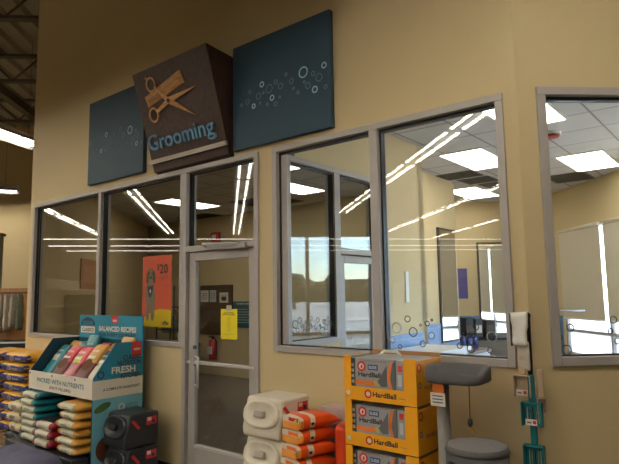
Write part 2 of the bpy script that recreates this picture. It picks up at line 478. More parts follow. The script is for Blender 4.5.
# ------------------------------------------------------------------ window units
def frame_bars(b, x0, x1, z0, z1, w, y0, y1, mull=(), bottom=True, k='alu'):
    b.box(x0, y0, z1-w, x1, y1, z1, k, .004); b.box(x0, y0, z0, x0+w, y1, z1-w, k, .004); b.box(x1-w, y0, z0, x1, y1, z1-w, k, .004)
    if bottom: b.box(x0+w, y0, z0, x1-w, y1, z0+w, k, .004)
    for m0, m1 in mull: b.box(m0, y0, z0+(w if bottom else 0), m1, y1, z1-w, k, .004)
def gask(b, x0, x1, z0, z1, y0, y1, t=.014):
    b.box(x0, y0, z0, x0+t, y1, z1, 'gasket'); b.box(x1-t, y0, z0, x1, y1, z1, 'gasket')
    b.box(x0+t, y0, z1-t*1.4, x1-t, y1, z1, 'gasket'); b.box(x0+t, y0, z0, x1-t, y1, z0+t*.6, 'gasket')
GY0, GY1 = .042, .052       # glass, behind the wall face
FY0, FY1 = -.022, .11
def pane(name, parent, x0, x1, z0, z1, y0=GY0, y1=GY1):
    b = B(); b.box(x0, y0, z0, x1, y1, z1, 'glass'); return b.build(name, parent)
def rootempty(name, frame):
    o = bpy.data.objects.new(name, None); col.objects.link(o); o.matrix_world = frame; o['kind'] = 'structure'; return o
FW = .05
# window 1 (left pair)
w1 = rootempty('window_1', F1)
b = B(); frame_bars(b, -7.64, -4.43, 1.208, WT, FW, FY0, FY1, [(-6.005, -5.945)]); b.build('window_frame', w1)
b = B(); gask(b, -7.59, -6.005, 1.258, WT-.05, .02, .07); gask(b, -5.945, -4.48, 1.258, WT-.05, .02, .07); b.build('gasket', w1)
pane('pane', w1, -7.576, -6.019, 1.27, WT-.07); pane('pane', w1, -5.931, -4.494, 1.27, WT-.07)
# window 2
w2 = rootempty('window_2', F1)
b = B(); frame_bars(b, -3.228, -1.22, 1.236, WT, FW, FY0, FY1, [(-2.235, -2.165)]); b.build('window_frame', w2)
b = B(); gask(b, -3.178, -2.235, 1.286, WT-.05, .02, .07); gask(b, -2.165, -1.27, 1.286, WT-.05, .02, .07); b.build('gasket', w2)
pane('pane', w2, -3.164, -2.249, 1.296, WT-.07); p2 = pane('pane', w2, -2.151, -1.284, 1.296, WT-.07)
DEC2 = [(1.99, 1.519, 0.021), (2.081, 1.456, 0.035), (1.949, 1.429, 0.031), (1.837, 1.491, 0.016), (2.115, 1.371, 0.02), (2.057, 1.323, 0.014), (1.877, 1.351, 0.02), (1.807, 1.409, 0.022), (1.888, 1.479, 0.008), (1.802, 1.515, 0.007), (1.635, 1.495, 0.023), (1.528, 1.336, 0.027), (1.606, 1.351, 0.018), (1.387, 1.416, 0.031), (1.401, 1.33, 0.017), (1.49, 1.475, 0.019)]
b = B()
for i, (s, h, r) in enumerate(DEC2): b.ring((-s, h), r, .007 if r > .01 else .006, 'decal' if i % 3 != 1 else 'decal_light', T(0, GY0-.0005, 0) @ FRONT @ T(0, 0, 0))
b.build('bubble_decal', w2)
# window 3 (right wall)
w3 = rootempty('window_3', FS @ T(ce1, ce2, 0))
b = B(); frame_bars(b, .125, 2.4, 1.25, 2.99, FW+.005, FY0, FY1, [(1.22, 1.28)]); b.build('window_frame', w3)
b = B(); gask(b, .18, 1.22, 1.305, 2.935, .02, .07); gask(b, 1.28, 2.345, 1.305, 2.935, .02, .07); b.build('gasket', w3)
pane('pane', w3, .194, 1.206, 1.315, 2.915); pane('pane', w3, 1.294, 2.331, 1.315, 2.915)
DEC3 = [(0.275, 1.474, 0.022), (0.208, 1.419, 0.011), (0.243, 1.34, 0.029), (0.553, 1.518, 0.021), (0.53, 1.45, 0.015), (0.569, 1.388, 0.018), (.72, 1.42, .026), (.83, 1.36, .016), (.95, 1.47, .03), (1.08, 1.38, .02)]
b = B()
for s, h, r in DEC3: b.ring((s, h), r, .007, 'decal', T(0, GY0-.0005, 0) @ FRONT)
b.build('bubble_decal', w3)
# door unit: window_4 is the transom, door_1 the leaf
d1 = rootempty('door_1', F1)
b = B(); b.box(-4.43, FY0, 0, -4.38, FY1, WT-.05, 'alu', .004); b.box(-3.45, FY0, 0, -3.40, FY1, WT-.05, 'alu', .004)
b.box(-4.43, FY0, WT-.05, -3.40, FY1, WT, 'alu', .004); b.box(-4.38, FY0, 2.13, -3.45, FY1, 2.185, 'alu', .004)
b.build('door_frame', d1)
b = B(); gask(b, -4.38, -3.45, 2.185, WT-.05, .02, .07); b.box(-4.38, .03, .02, -4.368, .08, 2.13, 'gasket'); b.box(-3.462, .03, .02, -3.45, .08, 2.13, 'gasket'); b.build('gasket', d1)
pane('transom_pane', d1, -4.366, -3.464, 2.195, WT-.07)
b = B()   # leaf
b.box(-4.366, .012, .02, -4.272, .058, 2.122, 'alu', .004); b.box(-3.545, .012, .02, -3.464, .058, 2.122, 'alu', .004)
b.box(-4.272, .012, 2.04, -3.545, .058, 2.122, 'alu', .004); b.box(-4.272, .012, .02, -3.545, .058, .30, 'alu', .004)
b.box(-4.272, .006, .30, -3.545, .062, .322, 'alu_light', .003)
leaf = b.build('door_leaf', d1)
b = B(); b.box(-4.272, .03, .32, -3.545, .04, 2.04, 'glass'); b.build('door_pane', d1)
b = B(); b.box(-4.366, -.012, 1.065, -3.464, .012, 1.095, 'alu_light', .005); b.box(-4.30, -.02, 1.05, -4.25, .012, 1.11, 'alu', .004); b.build('push_bar', d1)
b = B(); b.cyl((-4.14, -.06, .86), (-4.14, -.06, 1.14), .011, 'alu_light'); b.cyl((-4.14, -.06, 1.13), (-4.27, .015, 1.13), .010, 'alu_light'); b.cyl((-4.14, -.06, .87), (-4.27, .015, .87), .010, 'alu_light'); b.build('door_handle', d1)
b = B(); b.cyl((-4.262, .014, 1.22), (-4.262, -.006, 1.22), .019, 'steel_dark'); b.build('lock', d1)
b = B(); b.box(-3.87, -.06, 2.118, -3.53, -.022, 2.165, 'alu', .006)
M = T(-3.7, -.07, 2.15); b.cyl((-3.60, -.05, 2.165), (-3.92, -.20, 2.172), .011, 'alu_light', seg=8); b.cyl((-3.92, -.20, 2.172), (-4.10, -.02, 2.168), .011, 'alu_light', seg=8)
b.build('door_closer', d1)

# partition with glazed bay and door (plane s=3.12, running away from the wall)
PM = F1 @ T(-3.12, 0, 0) @ R(90, 'Z')    # local x = depth into the salon, local -y faces the salon side (+x of wall frame)
part = rootempty('wall_partition', PM)
b = B(); b.box(.16, 0, 2.90, 2.52, .12, ZC, 'wall_paint'); b.box(.16, 0, 0, .80, .12, 1.26, 'wall_paint'); b.box(1.47, 0, 0, 2.52, .12, 2.90, 'wall_paint')
b.build('wall_panel', part)
w5 = rootempty('window_4', PM)
b = B(); b.box(.03, -.02, 2.85, 1.47, .10, 2.90, 'alu', .004); b.box(.03, -.02, 1.26, .08, .10, 2.85, 'alu', .004); b.box(.03, -.02, 0, .158, .10, 1.26, 'alu')
b.box(.71, -.02, 1.31, .80, .10, 2.85, 'alu', .004); b.box(.08, -.02, 1.26, .80, .10, 1.31, 'alu', .004); b.box(1.42, -.02, 0, 1.47, .10, 2.85, 'alu', .004)
b.box(.80, -.02, 2.08, 1.42, .10, 2.13, 'alu', .004)
b.build('window_frame', w5)
b = B(); gask(b, .08, .71, 1.31, 2.85, .0, .05); gask(b, .80, 1.42, 2.13, 2.85, .0, .05); b.build('gasket', w5)
b = B(); b.box(.094, .02, 1.32, .696, .03, 2.83, 'glass'); b.build('pane', w5); b = B(); b.box(.814, .02, 2.14, 1.406, .03, 2.83, 'glass'); b.build('pane', w5)
b = B()
for i in range(18):
    r = (.012, .034, .018, .026, .014, .022)[i % 6]; b.ring((.13+.031*i, 1.37+.13*((i*.618) % 1)), r, .007, 'decal', T(0, .019, 0) @ FRONT, seg=18)
b.build('bubble_decal', w5)
d2 = rootempty('door_2', PM)
b = B(); b.box(.805, .0, .01, .875, .045, 2.07, 'alu', .004); b.box(1.345, .0, .01, 1.415, .045, 2.07, 'alu', .004); b.box(.875, .0, 2.0, 1.345, .045, 2.07, 'alu', .004); b.box(.875, .0, .01, 1.345, .045, .26, 'alu', .004); b.box(.875, .0, 1.0, 1.345, .045, 1.04, 'alu', .004)
b.build('door_leaf', d2)
b = B(); b.box(.875, .018, .26, 1.345, .026, 2.0, 'glass'); b.build('door_pane', d2)
b = B(); b.cyl((.84, -.05, .9), (.84, -.05, 1.15), .01, 'alu_light'); b.cyl((.84, -.05, .91), (.84, .01, .91), .01, 'alu_light'); b.cyl((.84, -.05, 1.14), (.84, .01, 1.14), .01, 'alu_light'); b.build('door_handle', d2)

# exterior window
XM = FS @ T(XR, 0, 0) @ R(90, 'Z')    # local x = e2 , local y = -e1 ... faces the room at +y
w6 = rootempty('window_5', XM)
nb = 4; bw = (EW1-EW0)/nb
b = B(); frame_bars(b, EW0, EW1, EZ0, EZ1, .06, -.12, -.02, [(EW0+bw*i-.03, EW0+bw*i+.03) for i in range(1, nb)], k='alu')
b.box(EW0+.06, -.10, 1.0, EW1-.06, -.04, 1.05, 'alu'); b.build('window_frame', w6)
for i in range(nb):
    b = B(); b.box(EW0+bw*i+.04, -.075, EZ0+.06, EW0+bw*(i+1)-.04, -.065, EZ1-.06, 'glass_ext'); b.build('pane', w6)
b = B(); b.box(EW0-.02, -.02, EZ0-.04, EW1+.02, .10, EZ0, 'counter_white', .005); b.build('window_sill', w6)

for i in range(nb):
    b = B(); b.box(EW0+bw*i+.04, -.064, EZ0+.06, EW0+bw*(i+1)-.04, -.061, 1.24, 'frost_film'); b.build('frosted_film', w6)
for i, (lab, z0) in enumerate((('pale roller blind pulled down over the salon window nearest the back corner', 1.25), ('pale roller blind over the second salon window from the back corner', 1.25))):
    k = nb-1-i; x0, x1 = EW0+bw*k+.05, EW0+bw*(k+1)-.05
    t = thing('roller_blind', lab, 'blind', XM, (0, 0, 0), 0, 'roller blinds in the salon windows')
    b = B(); b.box(x0, .03, z0, x1, .034, 2.72, 'blind_fabric'); b.build('blind_cloth', t)
    b = B(); b.cyl((x0, .035, 2.74), (x1, .035, 2.74), .03, 'white_plastic'); b.build('roller', t)
    b = B(); b.box(x0, .022, z0-.03, x1, .042, z0, 'white', .004); b.build('bottom_rail', t)

# ------------------------------------------------------------------ lights
def troffer(name, label, n, s, rz=0, w=.60, l=1.2):
    t = thing(name, label, 'ceiling light', F1, W1(s, -(n-D0), ZC), rz, 'troffers in the salon ceiling')
    b = B(); a, c = w/2, l/2
    b.box(-a, -c, -.012, -a+.025, c, 0, 'housing'); b.box(a-.025, -c, -.012, a, c, 0, 'housing'); b.box(-a+.025, -c, -.012, a-.025, -c+.025, 0, 'housing'); b.box(-a+.025, c-.025, -.012, a-.025, c, 0, 'housing')
    b.build('frame', t)
    b = B(); b.box(-a+.025, -c+.025, -.008, a-.025, c-.025, -.002, 'lens'); b.build('diffuser', t)
    return t
troffer('ceiling_light', 'bright ceiling panel light seen in middle window near its top right corner', 7.12, 2.86)
troffer('ceiling_light', 'smaller looking ceiling panel light behind the air grille in the middle window', 9.5, 3.93)
troffer('ceiling_light', 'ceiling panel light cut off by the top left corner of the right hand window', 5.45, 1.74)
troffer('ceiling_light', 'ceiling panel light hovering mid-height in the right hand window', 8.27, 1.75)
troffer('ceiling_light', 'long bright ceiling panel light seen across the mullion left of the door transom', 6.75, 8.45)
troffer('ceiling_light', 'ceiling panel light seen at the right edge of the door transom', 6.9, 5.95)
troffer('ceiling_light', 'ceiling panel light high behind the left pane of the middle window', 5.3, 4.9)

def grille(name, label, n, s, w, l, k):
    t = thing(name, label, 'air grille', F1, W1(s, -(n-D0), ZC), 0)
    b = B(); a, c = w/2, l/2
    b.box(-a, -c, -.01, a, -c+.03, 0, 'grille'); b.box(-a, c-.03, -.01, a, c, 0, 'grille'); b.box(-a, -c, -.01, -a+.03, c, 0, 'grille'); b.box(a-.03, -c, -.01, a, c, 0, 'grille')
    b.build('frame', t)
    b = B(); y = -c+.05
    b.box(-a+.03, -c+.03, -.002, a-.03, c-.03, 0, 'grille_dark')
    while y < c-.04: b.box(-a+.03, y, -.008, a-.03, y+.02, -.003, k); y += .05
    b.build('slats', t)
for i, (n, lab) in enumerate(((7.95, 'nearest'), (8.5, 'middle'), (9.05, 'farthest'))):
    grille('air_grille', '%s of the three dark air grilles in the salon ceiling behind the middle window' % lab, n-.05, 3.47-.07*i, .58-.08*i, .45, 'grille')
grille('air_grille', 'flat grey air grille low in the ceiling of the right hand window', 9.25, 2.25, .58, .7, 'grille')
grille('air_grille', 'large dark air grille in the lobby ceiling above the door transom', 7.6, 7.2, 1.1, .9, 'grille_dark')
grille('air_grille', 'long dark air grille in the lobby ceiling behind the left window', 8.0, 9.6, 1.0, .5, 'grille_dark')
t = thing('smoke_detector', 'round white smoke detector with a reddish ring on the right window ceiling', 'smoke detector', F1, W1(1.73, -2.96, ZC), 0)
b = B(); b.cyl((0, 0, -.03), (0, 0, 0), .10, 'white'); b.build('base', t)
b = B(); b.cyl((0, 0, -.055), (0, 0, -.03), .075, 'smoke_red', r1=.095); b.build('ring', t)
for s_, n_ in ((7.4, 8.0), (6.1, 8.1)):
    b = B(); b.cyl((0, 0, -.05), (0, 0, 0), .012, 'steel_dark'); b.cyl((0, 0, -.058), (0, 0, -.05), .032, 'steel_dark'); b.cyl((0, 0, -.012), (0, 0, 0), .04, 'steel_dark')
    single('sprinkler_head', b, 'small dark sprinkler head in the lobby ceiling, %s' % ('left of the long strip reflection' if s_ > 7 else 'close to the right end of the transom'), 'sprinkler', F1, W1(s_, -(n_-D0), ZC))

# store strip lights (rows seen in the glass reflections)
def strip_proto(L=2.44):
    t = bpy.data.objects.new('strip_light', None); col.objects.link(t)
    b = B(); h = L/2
    b.box(-h, -.05, .05, h, .05, .13, 'housing', .005)
    b.prism([(-.24, -.045), (-.10, .05), (.10, .05), (.24, -.045), (.235, -.055), (.10, .04), (-.10, .04), (-.235, -.055)], 'x', -h, h, 'housing')
    for x in (-h, h-.006): b.box(x, -.235, -.055, x+.006, .235, .05, 'housing')
    b.build('reflector', t)
    b = B()
    for y in (-.115, .115): b.cyl((-h+.012, y, .008), (h-.012, y, .008), .024, 'tube', seg=10)
    b.build('tube', t)
    b = B()
    for i in range(5): x = -h+.02+(L-.04)*i/4; b.box(x-.012, -.23, -.028, x+.012, .23, -.018, 'steel_dark')
    b.build('cross_louvre', t)
    b = B()
    for x in (-h+.3, h-.3): b.cyl((x, 0, .12), (x, 0, TOP-ZF), .004, 'steel_dark', seg=6)
    b.build('hanger', t)
    return t
ZF = 4.5
sp = strip_proto(); first = [True]
def put_strip(e1, e2, rz, label='white twin tube strip light hung over the store aisles, seen reflected in the glass', group='strip lights over the store'):
    M = FS @ T(e1, e2, ZF) @ R(rz, 'Z')
    if first[0]: sp.matrix_world = M; o = sp; first[0] = False; tag(o, label, 'strip light', group)
    else: o = dup(sp, M, label, group); o['category'] = 'strip light'
for e2, xa, xb in ((4.85, -20.4, -3.6), (7.75, -20.4, -6.0), (10.9, -20.4, -7.4), (14.1, -20.4, -9.2), (1.3, -13.2, 3.2), (-1.9, -20.4, -3.0), (-5.1, -20.4, -3.0)):
    x = xb
    while x > xa: put_strip(x-1.22, e2, 0); x -= 2.45
# open strips across the aisles at the far end of the store
bt = bpy.data.objects.new('open_strip_light', None); col.objects.link(bt)
b = B(); b.box(-1.4, -.06, .03, 1.4, .06, .12, 'housing', .005); b.build('body', bt)
b = B(); b.cyl((-1.39, 0, 0), (1.39, 0, 0), .019, 'tube_dim', seg=10); b.build('tube', bt)
b = B()
for x in (-1.1, 1.1): b.cyl((x, 0, .12), (x, 0, TOP-ZF), .004, 'steel_dark', seg=6)
b.build('hanger', bt)
n_ = 0
for e1 in (-23.2, -26.9, -30.3):
    for k in range(10):
        M = FS @ T(e1, -12+2.82*k, ZF) @ R(90, 'Z')
        if n_ == 0: bt.matrix_world = M; tag(bt, 'thin open strip light across the store far end, a line in the glass', 'strip light', 'open strip lights at the far end')
        else: dup(bt, M)
        n_ += 1
# the two seen directly at the far left
def direct_strip(x0, y0, x1, y1, z, lab):
    p0 = Vector((x0, y0, z)); p1 = Vector((x1, y1, z)); m = (p0+p1)/2; a = math.atan2(y1-y0, x1-x0)
    o = dup(sp, Matrix.Translation(m) @ Matrix.Rotation(a, 4, 'Z'), lab, None)
    if 'group' in o.keys(): del o['group']
    o['category'] = 'strip light'
direct_strip(-5.55, 7.7, -4.93, 10.06, 4.5, 'white strip light hanging in the open store left of the grooming wall, the nearer')
direct_strip(-9.6, 13.2, -7.5, 14.05, 4.45, 'small distant white strip light low at the left edge of the photo')

# ------------------------------------------------------------------ wall signs
def wallpanel(label, s1, s0, h0, h1, rings, lab2):
    t = thing('wall_panel_sign', label, 'wall panel', F1, W1(s1, 0, h0), 0, 'dark blue bubble panels above the windows')
    w = s1-s0; H = h1-h0
    b = B(); b.box(0, -.05, 0, w, -.001, H, 'navy', .004); b.build('board', t)
    b = B()
    for u, v, r, br in rings:
        if .02 < u < .98: b.ring((u*w, (1-v)*H), r, .011 if br else .008, 'ring_bright' if br else 'ring_dim', T(0, -.0505, 0) @ FRONT, seg=24)
    b.build('bubble_pattern', t)
def solve_rings(TL, TR, BL, BR, rings, br, scale):
    out = []
    for i, (x, y, r) in enumerate(rings):
        u = v = .5
        for _ in range(30):
            px = (1-u)*(1-v)*TL[0]+u*(1-v)*TR[0]+(1-u)*v*BL[0]+u*v*BR[0]; py = (1-u)*(1-v)*TL[1]+u*(1-v)*TR[1]+(1-u)*v*BL[1]+u*v*BR[1]
            u += (x-px)/(TR[0]-TL[0]); v += (y-py-(TR[1]-TL[1])*(x-px)/(TR[0]-TL[0]))/(BL[1]-TL[1])
        out.append((u, v, r*scale, i in br))
    return out
R1 = [(247,203,14),(303,185,7),(125,237,7),(148,250,12),(115,272,9),(100,302,6),(157,277,7),(168,230,6),(182,242,8),(214,228,7),(279,255,8),(290,220,10),(260,243,8),(80,290,7),(168,295,6),(120,293,3),(180,275,3),(233,262,4),(274,208,6),(198,208,4),(87,260,5),(307,248,5),(60,300,4),(143,296,4),(130,262,3),(220,250,3),(250,232,3)]
wallpanel('dark blue panel with pale bubble rings, to the right of the wooden sign', 3.685, 2.56, 3.012, 3.99,
          solve_rings((27,130),(315,18),(32,437),(322,365), R1, (0,1,2,5,6,10), .0031), '')
R2 = [(212,187,12),(118,208,7),(98,271,6),(112,245,9),(144,253,6),(187,207,7),(223,228,8),(238,240,6),(176,185,6),(240,207,8),(50,245,5),(82,262,7),(150,205,4),(150,270,4),(115,268,3),(130,268,3),(68,285,4),(200,240,3),(255,235,3),(165,250,3),(234,188,4)]
wallpanel('dark blue panel with pale bubble rings, to the left of the wooden sign', 6.205, 5.08, 3.035, 4.04,
          solve_rings((43,95),(262,-10),(40,405),(262,352), R2, (0,1,2,7), .0034), '')
# wooden Grooming sign: box that leans out towards the top
sg = thing('grooming_sign', 'dark wooden box sign with scissors and the word Grooming in blue', 'sign', F1, W1(4.86, 0, 2.99))
w_, H_ = 1.14, .965; yt, yb = -.345, -.06
b = B(); b.prism([(-.001, -.02), (yb, 0), (yt, H_), (-.001, H_-.03)], 'x', 0, w_, 'dark_wood'); b.build('sign_box', sg)
tilt = math.degrees(math.atan2(-(yt-yb), H_)); Lf = math.hypot(yt-yb, H_)
FM = T(0, yb, 0) @ R(90+tilt, 'X')      # face plane: local x right, local y up the face
def uv(x, y):
    # zoom pixel -> face coordinates (affine on the measured corners)
    ax, ay, bx, by = 253.5, -102., 72.5, 351.; dx, dy = x-14, y-116
    det = ax*by-ay*bx; u = (dx*by-dy*bx)/det; v = (ax*dy-ay*dx)/det
    return (u*w_, (1-v)*Lf)
b = B()
LM = FM @ T(0, 0, .001)
gx0, gy0 = uv(70, 338); gx1, gy1 = uv(300, 292)
b.text('Grooming', 'letter_blue', FM @ T((gx0+gx1)/2-.002, .268, .001), w=1.0, h=.205, bold=.012, ext=.022, space=1.0)
b.build('lettering', sg)
b = B(); b.box(-.02, .082, 0, w_+.01, .125, .03, 'bar_silver', .003, M=FM); b.build('silver_bar', sg)
b = B()
c0, c1, c2, c3 = uv(64, 193), uv(186, 96), uv(201, 138), uv(76, 230)
def lerp(a, c, t): return (a[0]+(c[0]-a[0])*t, a[1]+(c[1]-a[1])*t)
up0, up1 = lerp(c0, c3, .38), lerp(c1, c2, .38)
b.poly([c0, c1, up1, up0], 'oak_letter', LM, .012)
b.poly([c0, lerp(c0, c1, .05), lerp(c3, c2, .05), c3], 'oak_letter', LM, .012); b.poly([lerp(c0, c1, .95), c1, c2, lerp(c3, c2, .95)], 'oak_letter', LM, .012)
for i in range(26):
    a = .06+i*.034
    if a+.02 > .95: break
    b.poly([lerp(up0, up1, a), lerp(up0, up1, a+.023), lerp(c3, c2, a+.023), lerp(c3, c2, a)], 'oak_letter', LM, .012)
b.build('comb_emblem', sg)
b = B(); LM2 = FM @ T(0, 0, .014)
def stroke(p, q, w0, w1):
    dx, dy = q[0]-p[0], q[1]-p[1]; l = math.hypot(dx, dy); nx, ny = -dy/l, dx/l
    b.poly([(p[0]+nx*w0, p[1]+ny*w0), (p[0]-nx*w0, p[1]-ny*w0), (q[0]-nx*w1, q[1]-ny*w1), (q[0]+nx*w1, q[1]+ny*w1)], 'oak_letter', LM2, .008)
h1, h2 = uv(88, 148), uv(97, 254); pv = uv(150, 200)
b.ring(h1, .066, .02, 'oak_letter', LM2, th=.008); b.ring(h2, .066, .02, 'oak_letter', LM2, th=.008)
t1, t2 = uv(238, 150), uv(240, 243)
def off(p, q, d_): l = math.hypot(q[0]-p[0], q[1]-p[1]); return (p[0]+(q[0]-p[0])*d_/l, p[1]+(q[1]-p[1])*d_/l)
stroke(off(h1, pv, .07), pv, .016, .024); stroke(pv, t2, .030, .003); stroke(off(h2, pv, .07), pv, .016, .024); stroke(pv, t1, .030, .003)
stroke(off(h1, uv(70, 126), .065), uv(68, 124), .012, .008)
b.cyl(LM2 @ Vector((pv[0], pv[1], .006)), LM2 @ Vector((pv[0], pv[1], .016)), .02, 'dark_wood', seg=12)
b.build('scissors_emblem', sg)

# ------------------------------------------------------------------ posters, signs on glass
t = thing('dog_poster', 'orange and yellow poster with a dog and a $20 price behind the left window', 'poster', F1, W1(5.2, -.056, 1.39))
b = B(); b.box(0, 0, 0, .50, .002, .74, 'poster_red'); b.build('sheet', t)
b = B(); PM_ = T(0, -.0006, 0) @ FRONT
pts = [(0, 0), (.50, 0), (.50, .17)] + [(.50-.50*i/12, .17+.035*math.sin(i/12*PI*.9)-.11*(i/12)**2) for i in range(1, 12)] + [(0, .07)]
b.poly(pts, 'poster_yellow', PM_, .0005); b.build('yellow_curve', t)
b = B(); 
b.text('20', 'ink', T(.37, -.002, .60) @ FRONT, h=.10, w=.14, bold=.02); b.text('$', 'ink', T(.275, -.002, .615) @ FRONT, h=.07, bold=.01)
b.text('GROOMING SERVICE', 'maroon', T(.345, -.002, .51) @ FRONT, w=.2); b.text('PACKAGES', 'maroon', T(.345, -.002, .488) @ FRONT, w=.1)
b.text('offer', 'ink', T(.41, -.002, .045) @ FRONT, w=.12, bold=.02); b.build('lettering', t)
b = B(); q = T(0, -.0015, 0) @ FRONT
def ell(cx, cz, a, c, rot=0, n=20): 
    r = math.radians(rot); return [(cx+a*math.cos(t_)*math.cos(r)-c*math.sin(t_)*math.sin(r), cz+a*math.cos(t_)*math.sin(r)+c*math.sin(t_)*math.cos(r)) for t_ in [2*PI*i/n for i in range(n)]]
b.poly(ell(.145, .31, .085, .17, 6), 'dog_grey', q, .0004); b.poly(ell(.10, .15, .03, .09), 'dog_grey', q, .0004); b.poly(ell(.185, .15, .032, .09), 'dog_grey', q, .0004)
b.poly(ell(.15, .54, .058, .075), 'dog_grey', T(0, -.0021, 0) @ FRONT, .0004)
b.poly(ell(.095, .52, .026, .07, -8), 'dog_dark', T(0, -.0027, 0) @ FRONT, .0004); b.poly(ell(.205, .52, .026, .07, 8), 'dog_dark', T(0, -.0027, 0) @ FRONT, .0004)
b.poly(ell(.15, .515, .02, .016), 'ink', T(0, -.0033, 0) @ FRONT, .0004)
for x in (.128, .172): b.poly(ell(x, .56, .008, .008), 'ink', T(0, -.0033, 0) @ FRONT, .0004)
b.poly([(.09, .42), (.20, .43), (.175, .34), (.145, .30), (.11, .34)], 'bandana', T(0, -.0027, 0) @ FRONT, .0004)
b.poly(ell(.145, .37, .014, .02), 'white', T(0, -.0033, 0) @ FRONT, .0004)
b.build('dog_picture', t)
t = thing('door_notice', 'plain yellow paper notice taped on the glass door', 'notice', F1, W1(3.925, -.0285, 1.31))
b = B(); b.box(0, 0, 0, .215, .0012, .27, 'yellow_sign'); b.build('sheet', t)
b = B(); b.text('ALL DOGS MUST', 'ink', T(.107, -.001, .238) @ FRONT, w=.13, bold=.02); b.text('BE ON A LEASH', 'ink', T(.107, -.001, .222) @ FRONT, w=.15, bold=.02)
for i in range(8): b.text('Mon 8-6' if i % 2 else 'Tue 8-6', 'ink_grey', T(.107, -.001, .195-.017*i) @ FRONT, h=.008)
b.text('------------------', 'ink_grey', T(.107, -.001, .045) @ FRONT, w=.15); b.build('lettering', t)
t2 = thing('tape_strip', 'clear tape strip holding the yellow notice on the door glass', 'tape', F1, W1(3.85, -.0275, 1.565))
b = B(); b.box(0, 0, 0, .07, .0008, .05, 'clear_bag'); b.build('tape', t2)

# ------------------------------------------------------------------ lobby contents (behind the glass)
LB = 4.86
def onlobby(s, h): return W1(s, -LB+.0, h)
t = thing('notice_board', 'dark brown notice board on the lobby wall behind the door', 'notice board', F1, W1(9.95, -4.86, .86))
b = B(); b.box(0, -.03, 0, 1.04, -.001, 1.08, 'board_brown'); b.build('board', t)
b = B(); frame_bars(b, 0, 1.04, 0, 1.08, .03, -.04, -.03, k='dark_wood'); b.build('frame', t)
for (s, h, w, hh, k, lab) in ((9.93, 1.57, .27, .26, 'paper', 'white paper sheet pinned at the left of the brown notice board'), (9.62, 1.57, .21, .26, 'paper2', 'narrow bluish sheet pinned in the middle of the brown notice board'), (9.30, 1.555, .28, .22, 'paper', 'white picture sheet pinned at the right of the brown notice board')):
    b = B(); b.box(0, -.002, 0, w, 0, hh, k)
    for i in range(4): b.box(w*.15, -.003, hh*(.25+.15*i), w*.85, -.002, hh*(.29+.15*i), 'ink_grey')
    if s < 9.4: b.box(w*.25, -.004, hh*.2, w*.75, -.003, hh*.6, 'ink')
    single('pinned_sheet', b, lab, 'paper', F1, W1(s, -4.86+.042, h))
t = thing('teal_notice', 'dark teal poster on the lobby wall right of the yellow door notice', 'poster', F1, W1(8.9, -4.86, 1.03))
b = B(); b.box(0, -.01, 0, .62, -.001, .55, 'teal_poster'); b.build('sheet', t)
b = B(); b.text('GROOMING MENU', 'white', T(.31, -.012, .50) @ FRONT, w=.42, bold=.01)
for i in range(6): b.box(.08, -.0125, .10+i*.055, .54-.05*(i % 3), -.0105, .115+i*.055, 'poster_text')
b.build('lettering', t)
t = thing('fire_alarm', 'red fire alarm strobe high on the lobby wall seen through the transom', 'fire alarm', F1, W1(9.56, -4.86, 2.78))
b = B(); b.box(0, -.08, 0, .25, -.001, .33, 'ext_red', .01); b.build('body', t)
b = B(); b.box(.06, -.11, .16, .19, -.08, .28, 'white', .01); b.build('lens', t)
t = thing('fire_extinguisher', 'red fire extinguisher on the lobby wall below the yellow notice', 'fire extinguisher', F1, W1(9.42, -4.74, .34))
b = B(); b.cyl((0, 0, 0), (0, 0, .38), .09, 'ext_red'); b.sph((0, 0, .38), .09, 'ext_red', (1, 1, .6)); b.build('cylinder', t)
b = B(); b.cyl((0, 0, .42), (0, 0, .49), .025, 'black'); b.box(-.02, -.10, .47, .02, .02, .50, 'black'); b.build('valve_handle', t)
b = B(); b.cyl((.02, 0, .46), (.12, 0, .40), .012, 'black', seg=8); b.cyl((.12, 0, .40), (.11, 0, .1), .014, 'black', seg=8); b.build('hose', t)
b = B(); b.box(-.07, -.095, .12, .07, -.088, .28, 'white'); b.build('paper_label', t)
# flower arrangement on a lobby stand
t = thing('side_table', 'small dark lobby table under the flower arrangement', 'table', F1, W1(9.55, -4.0, 0))
b = B(); b.box(-.3, -.25, .70, .3, .25, .74, 'board_brown', .004); b.build('table_top', t)
for x in (-.26, .26):
    for y in (-.21, .21):
        b = B(); b.box(x-.02, y-.02, 0, x+.02, y+.02, .70, 'board_brown'); b.build('leg', t)
t = thing('flower_arrangement', 'leafy arrangement of orange and yellow flowers behind the door glass', 'flowers', F1, W1(9.55, -4.0, .74))
b = B(); b.cyl((0, 0, 0), (0, 0, .22), .07, 'vase', r1=.10); b.build('vase', t)
b = B(); rr = random.Random(5)
for i in range(70):
    a = rr.uniform(0, 2*PI); l = rr.uniform(.2, .52); sp_ = rr.uniform(.05, .3); p = Vector((sp_*math.cos(a), sp_*math.sin(a), .2+l))
    M = Matrix.Translation(p) @ R(rr.uniform(0, 360), 'Z') @ R(rr.uniform(-60, 60), 'X'); b.cyl((0, 0, .15), p, .004, 'leaf', seg=4)
    vs = [M @ Vector(v) for v in ((0, 0, 0), (.03, .04, .006), (0, .11, 0), (-.03, .04, .006))]; b.quad(vs, 'leaf')
b.build('foliage', t)
